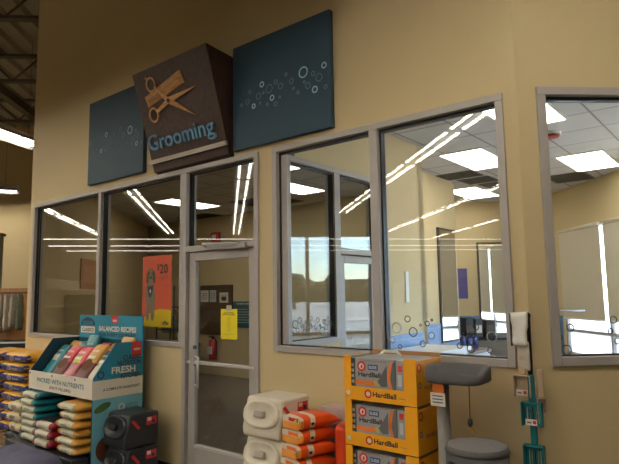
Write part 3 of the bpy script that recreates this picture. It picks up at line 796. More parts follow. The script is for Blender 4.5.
for i in range(12):
    a = rr.uniform(0, 2*PI); sp_ = rr.uniform(.05, .25); p = (sp_*math.cos(a), sp_*math.sin(a), rr.uniform(.35, .78)); b = B(); b.sph(p, .04, 'flower_o' if i % 2 else 'flower_y', (1, 1, .7), 10, 6)
    for k in range(6): b.sph((p[0]+.035*math.cos(k), p[1]+.035*math.sin(k), p[2]-.01), .022, 'flower_o' if i % 2 else 'flower_y', (1, 1, .5), 8, 5)
    b.build('blossom', t)
# lobby cabinets seen dimly behind the left panes
t = thing('storage_cabinet', 'tall dim beige cabinet behind the leftmost window pane', 'cabinet', FS, (le1+.66, 8.75, 0), 90)
b = B(); b.box(0, 0, 0, .56, .5, 1.75, 'cabinet_beige', .01); b.build('body', t)
b = B(); b.box(.02, -.02, .05, .27, 0, 1.70, 'cabinet_beige', .004); b.build('door', t)
b = B(); b.box(.29, -.02, .05, .54, 0, 1.70, 'cabinet_beige', .004); b.build('door', t)
t = thing('printer', 'grey office printer on a low cabinet behind the dog poster', 'printer', F1, W1(10.6, -4.25, .90))
b = B(); b.box(0, 0, 0, .6, .45, .30, 'cabinet_grey', .02); b.build('body', t)
b = B(); b.box(.05, -.05, .18, .55, .1, .20, 'ink', .005); b.build('paper_tray', t)
t = thing('low_cabinet', 'low beige cabinet carrying the grey printer', 'cabinet', F1, W1(10.65, -4.2, 0))
b = B(); b.box(0, 0, 0, .7, .55, .90, 'cabinet_beige', .01); b.build('body', t)
b = B(); b.box(.03, -.02, .05, .67, 0, .85, 'cabinet_beige', .004); b.build('door', t)
mat('faded_orange', (184, 128, 88), .7); mat('faded_pink', (196, 140, 104), .7)
b = B(); b.box(0, -.012, 0, .9, 0, .5, 'faded_orange'); b.box(.1, -.014, .1, .8, -.012, .4, 'faded_pink')
single('faded_poster', b, 'faint orange poster high on the lobby wall behind the leftmost pane', 'poster', FS, (le1+.16, 9.4, 1.85), 90)
t = thing('display_rack', 'dark wire display rack right of the dog poster', 'rack', F1, W1(8.75, -2.8, 0))
b = B()
for x in (0, .5):
    for y in (0, .3): b.cyl((x, y, 0), (x, y, 1.9), .012, 'black', seg=8)
b.build('frame', t)
for z in (.3, .7, 1.1, 1.5):
    b = B(); b.box(0, 0, z, .5, .3, z+.015, 'black'); b.build('shelf', t)
b = B()
for i in range(16): b.cyl((.02+.03*i, .3, .1), (.02+.03*i, .3, 1.88), .004, 'grille', seg=5)
b.build('wire_back', t)

# ------------------------------------------------------------------ salon contents
# grooming mirrors
t = thing('grooming_mirror', 'tall framed mirror on the side wall behind the middle window', 'mirror', F1, W1(3.75, -4.42, .97), 0)
b = B(); b.box(.001, -.30, 0, .03, .28, 1.70, 'steel_dark', .004); b.build('frame', t)
b = B(); b.box(.03, -.27, .03, .034, .25, 1.67, 'mirror'); b.build('glass', t)
t = thing('grooming_mirror', 'tall framed mirror on the back wall reflecting a blind, beside the window corner', 'mirror', FS, (3.92, 10.64, .86), 0)
b = B(); b.box(0, -.03, 0, .62, -.001, 1.80, 'steel_dark', .004); b.build('frame', t)
b = B(); b.box(.03, -.034, .03, .59, -.03, 1.77, 'mirror'); b.build('glass', t)
b = B(); b.box(0, -.012, 0, .23, -.001, .58, 'purple', .002)
single('purple_sign', b, 'small plain purple sign on the wall between the two mirrors', 'sign', FS, (3.48, 10.64, 1.58))
b = B(); b.box(-.012, 0, 0, -.001, .07, .34, 'white', .002)
M_ = F1 @ T(-3.12+.014, 2.02, 1.60)
o = b.build('paper_towel_holder'); o.matrix_world = M_; tag(o, 'narrow white strip dispenser on the plain wall in the middle window', 'dispenser')
# white counter along the partition
t = thing('grooming_counter', 'long white grooming counter running back inside the salon', 'counter', F1, W1(3.08, -1.5, 0))
b = B(); b.box(0, 0, 0, .5, .88, 1.08, 'counter_white', .004); b.build('body', t)
b = B(); b.box(-.0, -.02, 1.08, .54, .90, 1.12, 'counter_white', .006); b.build('worktop', t)
t = thing('grooming_counter', 'lower brown-topped counter under the side wall mirror', 'counter', F1, W1(3.72, -2.6, 0))
b = B(); b.box(0, 0, 0, .55, 1.9, .86, 'counter_white', .004); b.build('body', t)
b = B(); b.box(0, -.02, .86, .58, 1.92, .90, 'counter_brown', .006); b.build('worktop', t)
t = thing('grooming_counter', 'dark-topped back counter below the blind mirror', 'counter', FS, (2.86, 10.0, 0))
b = B(); b.box(0, 0, 0, 1.9, .60, .84, 'cabinet_grey', .004); b.build('body', t)
b = B(); b.box(-.02, -.03, .84, 1.92, .61, .88, 'black', .006); b.build('worktop', t)
for i, (x, w) in enumerate(((.55, .16), (.73, .14), (.93, .17))):
    t = thing('dryer_box', ['leftmost', 'middle', 'rightmost'][i]+' black boxy appliance on the back salon counter', 'appliance', FS, (2.92+x, 10.15, .88))
    b = B(); b.box(0, 0, 0, w, .3, .36-.03*i, 'black_plastic', .015); b.build('body', t)
    b = B(); b.box(.02, -.005, .08, w-.02, 0, .22, 'grille' if i != 1 else 'white'); b.build('front_panel', t)
for i, (x, y) in enumerate(((.30, 1.55), (.36, 1.62), (.42, 1.70))):
    t = thing('spray_bottle', ['leftmost', 'middle', 'rightmost'][i]+' dark blue bottle on the counter below the side mirror', 'bottle', F1, W1(3.72-x, -2.6-y, .90))
    b = B(); b.cyl((0, 0, 0), (0, 0, .15), .045, 'blue_bottle'); b.cyl((0, 0, .15), (0, 0, .19), .045, 'blue_bottle', r1=.015); b.build('body', t)
    b = B(); b.cyl((0, 0, .19), (0, 0, .23), .016, 'black'); b.build('cap', t)
t = thing('grooming_table', 'metal grooming table with a clear bath guard near the salon window', 'table', FS, (3.9, 6.9, 0))
b = B(); b.box(-.45, -.28, .80, .45, .28, .84, 'counter_white', .01); b.build('table_top', t)
for x in (-.38, .38):
    for y in (-.22, .22):
        b = B(); b.cyl((x, y, 0), (x*.8, y*.8, .80), .018, 'alu'); b.build('leg', t)
b = B(); b.cyl((-.4, 0, .84), (-.4, 0, 1.45), .012, 'alu'); b.cyl((-.4, 0, 1.45), (0, 0, 1.45), .012, 'alu'); b.build('grooming_arm', t)

# ------------------------------------------------------------------ outdoors
b = B(); b.box(XR+.2, -30, -.15, 120, 60, -.05, 'asphalt'); b.box(XR+.2, -10, -.05, XR+3.2, 14, -.02, 'conc'); struct('ground', b, FS)
rr = random.Random(11)
for i in range(22):
    x, y = XR+66+rr.uniform(-5, 9), -45+6.4*i
    t = thing('parking_lot_tree', 'leafy tree beyond the parking lot outside the salon window', 'tree', FS, (x, y, -.05), 0, 'trees beyond the parking lot')
    b = B(); b.cyl((0, 0, 0), (0, 0, 2.4), .2, 'bark', r1=.12); b.build('trunk', t)
    b = B()
    for k in range(14):
        a = rr.uniform(0, 2*PI); q_ = rr.uniform(0, 1.9); vs = b.sph((q_*math.cos(a), q_*math.sin(a), rr.uniform(1.6, 3.6)), rr.uniform(.8, 1.4), 'foliage', (1, 1, .8), 12, 8)
        for v in vs: v.co += Vector(noise.noise_vector(v.co*1.7))*.35
    b.build('crown', t)

# ------------------------------------------------------------------ foreground merchandise
def bag(b, w, d, h, keyfn, nseed=0, crimp=.25, nu=22, nv_=20, droop=0., wr=.006):
    """pillow bag lying flat: length w along x, depth d along y, height h; ends crimped along x"""
    rings = []
    for i in range(nu+1):
        u = i/nu*2-1
        e = (1-abs(u)**5)**.5 if abs(u) < 1 else 0
        e = max(e, .10)
        hh = h/2*min(1, e+.02); dd = d/2*(1-.10*(1-e)); ring = []
        for j in range(nv_):
            a = 2*PI*j/nv_; ca, sa = math.cos(a), math.sin(a); p = .55
            y = dd*math.copysign(abs(ca)**p, ca); z = hh*math.copysign(abs(sa)**p, sa)
            v = Vector((u*w/2, y, z+h/2-droop*u*u))
            q = noise.noise_vector(Vector((v.x*9+nseed*3.1, v.y*9, v.z*9)))+.5*noise.noise_vector(Vector((v.x*26+nseed*3.1, v.y*26, v.z*26)))
            v += q*wr
            v.z = max(v.z, .001)
            ring.append(b.bm.verts.new(v))
        rings.append(ring)
    for i in range(nu):
        u = (i+.5)/nu*2-1
        for j in range(nv_):
            k = (j+1) % nv_; f = b.bm.faces.new((rings[i][j], rings[i][k], rings[i+1][k], rings[i+1][j]))
            c = f.calc_center_median(); f.material_index = b.mi(keyfn(u, c.y/(d/2), (c.z-h/2)/(h/2))); f.smooth = True
    for rg, key in ((rings[0][::-1], keyfn(-1, 0, 0)), (rings[-1], keyfn(1, 0, 0))):
        f = b.bm.faces.new(rg); f.material_index = b.mi(key)
    bmesh.ops.recalc_face_normals(b.bm, faces=b.bm.faces[:])

# --- blue cardboard display
DS0, DS1 = 4.90, 6.15; DW = DS1-DS0; DB = -.13; DF = -.66     # s range, back (o .13) and front (o .66)
t = thing('cardboard_display', 'teal cardboard pet food display with header board and white front strip', 'display', F1, W1(DS1, 0, 0))
b = B(); tk = .012
side = [(DB, .16), (DF, .16), (DF, .955), (-.43, 1.265), (DB, 1.265)]
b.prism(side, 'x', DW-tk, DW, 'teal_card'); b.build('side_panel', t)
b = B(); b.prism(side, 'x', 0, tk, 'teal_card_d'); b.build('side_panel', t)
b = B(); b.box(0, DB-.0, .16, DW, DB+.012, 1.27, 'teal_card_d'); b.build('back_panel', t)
b = B(); b.box(.0, DF-.012, .765, DW, DF, .95, 'cream_card')
b.text('PACKED WITH NUTRIENTS', 'teal_text', onfront(DW*.52, DF-.0135, .868), w=.92, h=.045, bold=.02)
b.text('(NOT FILLERS)', 'ink', onfront(DW*.53, DF-.0135, .805), w=.42, h=.035, bold=.02)
for x in (.03, .5, .95): b.cyl((x, DF-.013, .925), (x, DF-.018, .925), .010, 'ink_grey', seg=10)
b.build('front_strip', t)
b = B(); b.box(tk, DF, .765, DW-tk, DB, .775, 'teal_card_d'); b.build('shelf', t)
b = B(); b.box(tk, DF+.005, .16, DW-tk, DB, .262, 'black'); b.build('bottom_shelf', t)
b = B()   # header
b.box(.045, DB-.014, 1.262, DW-.0, DB, 1.51, 'teal_card')
yh = DB-.0155
b.poly([(.07, 1.40)] + [(.22+.15*math.cos(PI-PI*i/10), 1.40+.085*math.sin(PI*i/10)) for i in range(1, 10)] + [(.37, 1.40)], 'teal_card_d', T(0, yh+.0005, 0) @ FRONT, .001)
b.text('ACANA', 'teal_card', onfront(.22, yh-.001, 1.425), w=.22, h=.045, bold=.03)
b.box(.075, yh, 1.315, .365, yh+.001, 1.385, 'cream_card'); b.text('CLASSICS', 'ink', onfront(.22, yh-.0005, 1.35), w=.24, h=.04, bold=.02)
b.box(.70, yh, 1.43, .82, yh+.001, 1.51, 'card_red'); b.text('NEW', 'cream_card', onfront(.76, yh-.0005, 1.455), w=.08, bold=.02)
b.text('BALANCED RECIPES', 'cream_card', onfront(.80, yh, 1.368), w=.70, h=.055, bold=.03)
b.text('FOR EVERY JOURNEY', 'ink', onfront(.80, yh, 1.30), w=.68, h=.045, bold=.03)
b.build('header_board', t)
b = B(); XS = DW+.0008   # printed side graphics, facing +x
def sq(y0, z0, y1, z1, k, dx=0.): b.box(XS+dx, y0, z0, XS+.001+dx, y1, z1, k)
sq(DF, .76, DB, .93, 'cream_card'); b.text('A COMPLETE INGREDIENT', 'ink', onside(XS+.002, -.36, .84), w=.40, bold=.02)
sq(-.26, 1.12, DB-.02, 1.262, 'card_red'); b.text('NEW', 'cream_card', onside(XS+.002, -.20, 1.19), w=.075, bold=.02)
for i, (tx, k, w, h) in enumerate((('CLASSIC', 'ink', .20, .045), ('NUTRITION', 'ink', .26, .045), ('FRESH', 'cream_card', .26, .065), ('KITCHEN', 'ink', .22, .045))):
    b.text(tx, k, onside(XS+.002, -.165-w/2-(.06 if i == 2 else 0)+.01, 1.135-.05*i-(.012 if i > 1 else 0)-(.012 if i > 2 else 0)-.015), w=w, h=h, bold=.03)
b.ring((-.585, .98), .03, .014, 'teal_card_d', onside(XS, 0, 0), th=.001)
sq(DF, .17, DB, .76, 'pale_blue')
for z in (.66, .56): b.ring((-.36, z), .028, .014, 'cream_card', onside(XS+.001, 0, 0), th=.001); b.text('COMPLETE', 'teal_text', onside(XS+.002, -.25, z+.012), w=.12, bold=.02); b.text('NUTRITION', 'teal_text', onside(XS+.002, -.25, z-.014), w=.13, bold=.02)
Q = onside(XS+.001, 0, 0)
b.poly(ell(-.56, .68, .09, .035, 20), 'green_veg', Q, .001); b.poly(ell(-.52, .50, .025, .035, 20), 'pear', Q, .001); b.poly(ell(-.47, .56, .022, .03, 20), 'pear', Q, .001)
b.build('side_print', t)
disp = t
# kibble heap picture at the foot of the side, standing out
b = B(); b.poly(ell(-.50, .30, .12, .12), 'kibble', Q @ T(0, 0, .001), .001); b.build('kibble_picture', disp)

# upright bags in the display bin
def upright(s, lab, front, main, acc, w=.215, hgt=.46, lean=38, name='pet_food_bag', y=-.56, z=.80):
    t = thing(name, lab, 'bag', F1, W1(s, -y, z), 0, 'pet food bags standing in the display bin')
    t.matrix_world = t.matrix_world @ R(-lean, 'X')
    b = B()
    def kf(u, v, q):   # bag built lying along x -> will be stood up
        if u > .66: return main
        if q > .2 and .12 < u < .42 and abs(v) < .55: return front
        if u < .10: return acc
        return main
    bag(b, hgt, w, .075, kf, nseed=s*10, nu=24)
    M = T(0, 0, hgt/2) @ R(90, 'Z') @ R(0, 'X')
    # x->z (up), y->x, z->-y (front)
    MM = Matrix(((0, 1, 0, 0), (0, 0, -1, 0), (1, 0, 0, hgt/2), (0, 0, 0, 1)))
    for v in b.bm.verts: v.co = MM @ v.co
    bmesh.ops.recalc_face_normals(b.bm, faces=b.bm.faces[:])
    b.build('bag_body', t)
    b = B(); b.text('ACANA', 'cream_card', T(0, -.079, hgt*.80) @ FRONT, w=w*.6, bold=.02)
    if acc == 'bag_brown': b.poly(ell(0, hgt*.48, w*.34, hgt*.13), 'kibble', T(0, -.0785, 0) @ FRONT, .001)
    b.box(-w*.30, -.080, hgt*.62, w*.30, -.079, hgt*.68, 'cream_card'); b.build('printed_label', t)
    return t
upright(6.03, 'teal pet food bag with folded top at the left end of the display bin', 'bag_cream', 'bag_teal', 'bag_teal', w=.19)
upright(5.81, 'pink-topped pet food bag with a brown kibble print, second from left in the bin', 'bag_brown', 'bag_pink', 'bag_brown')
upright(5.58, 'red pet food bag with a yellow patch in the middle of the display bin', 'lime', 'bag_pink', 'bag_red')
upright(5.35, 'golden pet food bag with a bowl picture leaning in the display bin', 'bag_gold', 'bag_gold', 'bag_brown', hgt=.50)
upright(5.11, 'dark and cream pet food bag beside the teal side panel, rightmost in bin', 'bag_cream', 'bag_black', 'bag_cream', w=.19, hgt=.44)
for s, k, lab in ((5.66, 'bag_teal', 'teal bag top poking up behind the pink bag at the back of the bin'), (5.02, 'bag_gold', 'golden bag top poking up against the lettered header board')):
    upright(s, lab, k, k, k, w=.20, hgt=.50, lean=8, y=-.24, z=.80)

for s, k, ac, lab in ((6.02, 'bag_gold', 'bag_teal', 'orange-gold bag at the back left corner of the display bin'), (5.83, 'bag_teal', 'bag_brown', 'teal bag in the back row of the bin, left of the poking teal top'), (5.42, 'bag_red', 'bag_red', 'dark red bag in the back row of the bin behind the pink bags'), (5.22, 'bag_gold', 'bag_brown', 'golden brown bag in the back row of the bin behind the golden one')):
    upright(s, lab, 'bag_cream', k, ac, w=.185, hgt=.46, lean=30, y=-.40, z=.81)
# stacked bags in the lower cavity
def stack(sc, w, d, h, n, z0, keyfn, cat_lab, name, group, y=-.60, rz=0, seed=0, label_fn=None, text=None, dz=None):
    for i in range(n):
        k = n-1-i
        rr = random.Random(seed*17+i)
        t = thing(name, '%s, %s' % (cat_lab, ORD[k]), 'bag', F1, W1(sc+rr.uniform(-.012, .012), -(y+rr.uniform(-.012, .012)), z0+i*(dz or h*.96)), rz+rr.uniform(-3, 3), group)
        b = B(); bag(b, w, d, h, keyfn, nseed=seed+i*1.7); b.build('bag_body', t)
        b = B()
        if text: b.text(text[0], text[1], onfront(text[2] if len(text) > 2 else 0, -d/2-.004, h*.5), w=w*.3, bold=.02)
        else: b.box(-w*.16, -d/2-.006, h*.33, w*.18, -d/2-.004, h*.40, 'ink_grey'); b.box(-w*.16, -d/2-.006, h*.5, w*.10, -d/2-.004, h*.56, 'ink_grey')
        b.build('printed_label', t)
def kf(endk, midk, topk):
    def f(u, v, q):
        if abs(u) > .62: return endk
        if q > .72 and v > -.75: return topk
        return midk
    return f
stack(5.96, .38, .34, .072, 7, .267, kf('bag_teal', 'bag_cream', 'bag_teal'), 'small cream bag with teal ends, left stack under the display', 'small_food_bag', 'teal ended small bags', y=-.60, seed=1)
stack(5.56, .36, .32, .086, 3, .267, kf('bag_red', 'bag_cream', 'bag_black'), 'small cream bag with dark red ends, middle stack under display', 'small_food_bag', 'red ended small bags', y=-.66, seed=2)
stack(5.13, .38, .34, .078, 6, .267, kf('bag_gold', 'bag_cream', 'bag_gold'), 'small cream bag with golden ends, right stack under the display', 'small_food_bag', 'gold ended small bags', y=-.62, seed=3, dz=.077)
# base tray
b = B(); b.box(0, -.84, 0, DW+.10, -.675, .262, 'black_plastic', .012); b.box(0, -.675, 0, .10, -.10, .262, 'black_plastic', .012); b.box(.12, -.675, 0, DW+.10, -.10, .155, 'black_plastic', .01)
single('display_tray', b, 'black plastic tray under the teal display and its bags', 'tray', F1, W1(DS1+.12, 0, 0))
# cream bags left of display
stack(6.53, .34, .40, .115, 3, .245, lambda u, v, q: 'bag_tan' if (abs(u) > .75 or q > .6) else 'bag_cream', 'cream bag with a dark red word left of the display', 'cream_food_bag', 'cream bags with red lettering', y=-.45, seed=5, text=('BEEF', 'maroon'))
b = B(); b.box(-.18, -.2, 0, .18, .20, .235, 'black_plastic', .01); b.box(-.16, -.205, .03, .16, -.2, .20, 'grille_dark')
single('plastic_crate', b, 'black crate under the cream bags at the left edge', 'crate', F1, W1(6.53, .45, 0))
# yellow and blue large bags
def kfy(u, v, q):
    if v < -.62 and -.9 < q < .45: return 'bag_blue'
    return 'bag_yellow'
for c, (sc, lab) in enumerate(((7.02, 'right column'), (7.66, 'left column'))):
    n = 8
    for i in range(n):
        rr = random.Random(c*31+i)
        t = thing('large_food_bag', 'yellow and blue food bag, %s by the wall end, %s' % (lab, ORD[n-1-i]), 'bag', F1, W1(sc+rr.uniform(-.02, .02), .27+rr.uniform(-.015, .015), .15+i*.114), rr.uniform(-2, 2), 'large yellow and blue bags')
        b = B(); bag(b, .60, .42, .12, kfy, nseed=c*9+i, wr=.006, nv_=44); b.build('bag_body', t)
        b = B(); b.poly(ell(-.02, .055, .05, .026), 'cream_card', T(0, -.222, 0) @ FRONT, .001); b.poly(ell(-.02, .055, .044, .021), 'bag_blue', T(0, -.2235, 0) @ FRONT, .001); b.text('PRO', 'bag_yellow', onfront(-.02, -.2255, .055), w=.05, bold=.02)
        b.text('ADULT DOG', 'cream_card', onfront(.14, -.224, .055), w=.14, bold=.02)
        b.build('printed_label', t)
b = B()
for y in (-.22, 0, .18): b.box(-.68, y-.04, 0, .60, y+.04, .11, 'pallet_wood')
for i in range(8): b.box(-.68+i*.168, -.24, .11, -.58+i*.168, .22, .13, 'pallet_wood')
single('wooden_pallet', b, 'wooden pallet under the yellow pet food bags', 'pallet', F1, W1(7.33, .27, 0))
# folded dog bed below display
b = B(); bag(b, .95, .42, .35, lambda u, v, q: 'bed_fabric', nseed=44, wr=.022)
bag_o = single('pet_bed', b, 'bluish grey folded pet bed in front of the display tray', 'pet bed', F1, W1(5.30, 1.12, .0))

# --- stackable food containers with round lids
def vault(name, lab, s, o, z, bodyk, lidk, knobk, cat, group, redlab=True, w=.35, d=.34, h=.285):
    t = thing(name, lab, cat, F1, W1(s, o, z), 0, group)
    b = B(); b.prism([(0, 0), (-d, .0), (-d-.01, .06), (-d+.045, h), (0, h)][::-1], 'x', -w/2, w/2, bodyk, bev=.022); b.build('body', t)
    a = math.degrees(math.atan2(.055, h-.06))
    LMx = T(0, -d+.018, h*.60) @ R(90-a, 'X')
    b = B(); n = 40; pr = [(1.0, -.01), (1.0, .012), (.965, .022), (.80, .024), (.76, .016), (.0, .018)]; rings = []
    A, C = w*.475, h*.345
    for rs, z_ in pr[:-1]:
        ring = []
        for i in range(n):
            t_ = 2*PI*i/n; ca, sa = math.cos(t_), math.sin(t_); p = .78
            ring.append(b.bm.verts.new(LMx @ Vector((A*rs*math.copysign(abs(ca)**p, ca), C*rs*math.copysign(abs(sa)**p, sa), z_))))
        rings.append(ring)
    fs = []
    for q_ in range(len(rings)-1):
        for i in range(n): fs.append(b.bm.faces.new((rings[q_][i], rings[q_][(i+1) % n], rings[q_+1][(i+1) % n], rings[q_+1][i])))
    fs.append(b.bm.faces.new(rings[-1])); b._tag(fs, lidk, True); bmesh.ops.recalc_face_normals(b.bm, faces=fs)
    lid = b.build('lid', t)
    b = B(); b.box(-.05, -.026, .012, .05, .026, .042, knobk, .016, M=LMx, seg=3); b.build('lid_knob', lid)
    if redlab:
        b = B(); x = w/2+.0006
        b.box(x, -.14, h*.62, x+.001, -.03, h*.86, 'card_red'); b.box(x+.001, -.13, h*.74, x+.002, -.09, h*.84, 'cream_card'); b.box(x+.001, -.08, h*.66, x+.002, -.05, h*.76, 'ink')
        b.quad([(x, -.30, h*.80), (x, -.27, h*.84), (x, -.20, h*.56), (x, -.23, h*.54)], 'card_red'); b.build('printed_label', t)
    return t
for i in range(3):
    k = 2-i
    vault('food_container', 'white stackable pet food container with oval lid, %s beside the door' % ORD[k], 2.81, .27, .165+i*.274, 'white_plastic', 'white_plastic', 'knob_grey', 'container', 'white lidded containers', h=.27)
b = B(); b.box(-.175, -.36, 0, .175, .02, .16, 'lilac_carton', .008)
single('low_plinth', b, 'low pale plinth under the white containers', 'plinth', F1, W1(2.81, .27, 0))
for i in range(2):
    vault('food_container', 'black stackable food container with red label, %s beside the teal display' % ['lower one', 'upper one'][i], 4.695, .20, .05+i*.3, 'black_plastic', 'black_plastic', 'black', 'container', 'black lidded containers', d=.36, h=.295)
b = B(); b.box(-.19, -.40, 0, .19, .04, .045, 'black', .005)
single('floor_tray', b, 'flat black tray under the two black containers', 'tray', F1, W1(4.695, .20, 0))

# --- orange bags
def kfo(u, v, q):   # u along depth (x before rotation)
    if u < -.80: return 'orange_bag_l' if q < .25 else 'bag_white'
    if -.48 < u < -.26: return 'bag_white'
    return 'orange_bag'
for i in range(8):
    k = 7-i; rr = random.Random(80+i)
    t = thing('litter_bag', 'orange bag with pale end panel beside the white containers, %s' % ORD[k], 'bag', F1, W1(2.50+rr.uniform(-.006, .006), .44+rr.uniform(-.01, .01), .165+i*.092), 77+rr.uniform(-3, 3), 'orange bags stacked by the cases')
    b = B()
    bag(b, .38, .20, .096, kfo, nseed=60+i, wr=.007, nu=26)
    for v in b.bm.verts:          # flatten the front end, droop the far crimp
        if v.co.x < -.15: v.co.x = -.15-(.02)*(1-abs((v.co.z-.048)/.048)**4)
        q7 = max(0, (v.co.x-.06)/.13); v.co.z = v.co.z*(1-.45*q7)+.004*q7; v.co.y *= 1-.12*q7
    b.build('bag_body', t)
    b = B(); b.box(-.178, -.085, .052, -.176, .085, .090, 'bag_white'); b.box(-.179, -.08, .058, -.177, .02, .082, 'card_red' if k == 0 else 'orange'); b.box(-.178, -.085, .008, -.176, .085, .050, 'orange_bag_l')
    if k == 0: b.cyl((-.176, -.055, .06), (-.181, -.055, .06), .014, 'lime', seg=16)
    b.box(-.085, -.1095, .035, -.065, -.105, .05, 'ink')
    b.box(.186, -.085, .014, .215, .085, .02, 'orange_bag')
    b.build('printed_label', t)
b = B(); b.box(-.098, -.2, 0, .098, .2, .16, 'lilac_carton', .006)
single('low_plinth', b, 'narrow pale plinth under the orange bags', 'plinth', F1, W1(2.52, .43, 0))
b = B(); b.box(-.22, -.14, 0, .22, 0, .885, 'lilac_carton', .004)
single('blank_carton', b, 'plain pale lilac carton standing behind the orange bags', 'carton', F1, W1(2.40, .03, 0))
b = B(); b.box(-.055, -.1, 0, .045, .08, .84, 'red_tote', .04, seg=4)
single('red_tote', b, 'narrow orange-red plastic tub squeezed left of the yellow cases', 'tub', F1, W1(2.275, .31, 0))

# --- litter cases
CW, CD, CH = .53, .34, .28
def litter_case(i, z):
    k = 3-i
    t = thing('litter_case', 'yellow open-front display case of cat litter boxes, %s' % ORD[k], 'case', F1, W1(2.205, .10, z), 0, 'yellow litter cases')
    b = B(); y = -CD; q = .006
    b.box(0, y, 0, CW, y+q, .085, 'yellow_case'); b.box(0, y, .085, .055, y+q, CH, 'yellow_case'); b.box(CW-.085, y, .085, CW, y+q, CH, 'yellow_case')
    b.ring((.185, .045), .022, .010, 'label_red', onfront(0, y-.0005, 0), th=.001); b.poly(ell(.185, .045, .014, .014), 'cream_card', onfront(0, y-.0004, 0), .001)
    b.text('HardBall', 'ink', onfront(.305, y-.0012, .046), w=.17, h=.032, bold=.03); b.text('clumping', 'ink_grey', onfront(.43, y-.0012, .037), w=.045)
    b.box(.018, y-.0015, .03, .045, y-.0005, .055, 'cream_card')
    b.build('front_panel', t)
    b = B(); b.box(CW-q, y+q, 0, CW, 0, CH-.012, 'yellow_case'); X = CW+.0005
    b.ring((-.30, .225), .022, .009, 'label_red', onside(X, 0, 0), th=.001); b.ring((-.30, .12), .016, .006, 'ink_grey', onside(X, 0, 0), th=.001)
    b.text('HardBall', 'ink_grey', onside(X+.001, -.17, .10), w=.14); b.build('side_panel', t)
    b = B(); b.box(0, y+q, 0, q, 0, CH-.012, 'yellow_case'); b.build('side_panel', t)
    b = B(); b.box(q, -q, 0, CW-q, 0, CH+(.01 if i == 3 else -.012), 'kraft'); b.build('back_panel', t)
    b = B(); b.box(q, y+q, 0, CW-q, -q, q, 'kraft'); b.build('bottom_panel', t)
    # contents
    zc = z+q+.001
    tt = thing('litter_carton', 'grey litter carton with red round logo, in the case %s' % ORD[k], 'carton', F1, W1(2.205-.075, .10, zc), 0, 'grey litter cartons')
    b = B(); y2 = y+.02; hh = .258 if i == 3 else .245; cw = .30
    b.box(0, y2, 0, cw, -.012, hh, 'grey_carton', .003); b.build('carton_body', tt)
    b = B(); F = onfront(0, y2-.0005, 0)
    b.ring((.05, .205), .026, .013, 'label_red', F, th=.001); b.poly(ell(.05, .205, .02, .02), 'cream_card', F, .0008); b.poly(ell(.052, .203, .007, .012), 'label_red', F, .0016); b.box(.10, y2-.0015, .185, .175, y2-.0005, .22, 'label_blue'); b.text('SLIDE', 'cream_card', onfront(.137, y2-.003, .203), w=.06, bold=.02)
    b.text('HardBall', 'ink', onfront(.11, y2-.001, .155), w=.17, h=.03, bold=.035); b.poly([(.0, .09), (.0, .115), (.17, .115), (.14, .09)], 'orange', F, .001)
    b.poly([(.17, .115), (.24, .22), (.24, .09), (.20, .085)], 'grey_carton_d', F, .0008)
    b.poly([(.27, .06), (.24, .14), (.262, .235), (.30, .25), (.30, .06)], 'orange', F, .001); b.poly([(.283, .06), (.262, .14), (.28, .235), (.30, .25), (.30, .06)], 'grey_carton_d', F, .0014)
    b.poly([(.14, .115), (.16, .125), (.18, .095), (.16, .085)], 'pear', F, .0018)
    b.text('CLUMPING CAT LITTER', 'ink_grey', onfront(.14, y2-.001, .24), w=.2); b.build('printed_label', tt)
    if i == 3:
        b = B(); b.cyl((.09, -.17, hh), (.13, -.17, hh+.035), .008, 'white', seg=8); b.cyl((.13, -.17, hh+.035), (.23, -.17, hh+.035), .009, 'white', seg=8); b.cyl((.23, -.17, hh+.035), (.27, -.17, hh), .008, 'white', seg=8); b.build('carry_handle', tt)
    t3 = thing('litter_carton', 'dark slim carton at the left inside the litter case, %s' % ORD[k], 'carton', F1, W1(2.205-.008, .10, zc), 0, 'dark slim litter cartons')
    b = B(); b.box(0, y2, 0, .062, -.012, hh, 'grey_carton_d', .003); b.build('carton_body', t3)
    b = B()
    for q3 in range(4): b.box(.03, y2-.0012, .095+q3*.035, .058, y2-.0004, .115+q3*.035, 'cream_card')
    b.build('printed_label', t3)
    t3 = thing('litter_carton', 'pale carton at the right inside the litter case, %s' % ORD[k], 'carton', F1, W1(2.205-.38, .10, zc), 0, 'pale slim litter cartons')
    b = B(); b.box(0, y2, 0, .135, -.012, hh, 'grey_carton', .003); b.build('carton_body', t3)
    b = B(); b.box(.015, y2-.0012, .19, .045, y2-.0004, .225, 'label_red'); b.box(.015, y2-.0012, .10, .04, y2-.0004, .17, 'paper2'); b.build('printed_label', t3)
for i in range(4): litter_case(i, .165+i*.286)
b = B()
for y in (-.32, -.17, -.02): b.box(0, y-.03, 0, .54, y+.03, .13, 'pallet_wood')
for i in range(4): b.box(0+i*.15, -.36, .13, .09+i*.15, .0, .152, 'pallet_wood')
single('wooden_pallet', b, 'wooden pallet under the yellow litter cases', 'pallet', F1, W1(2.22, .10, 0))

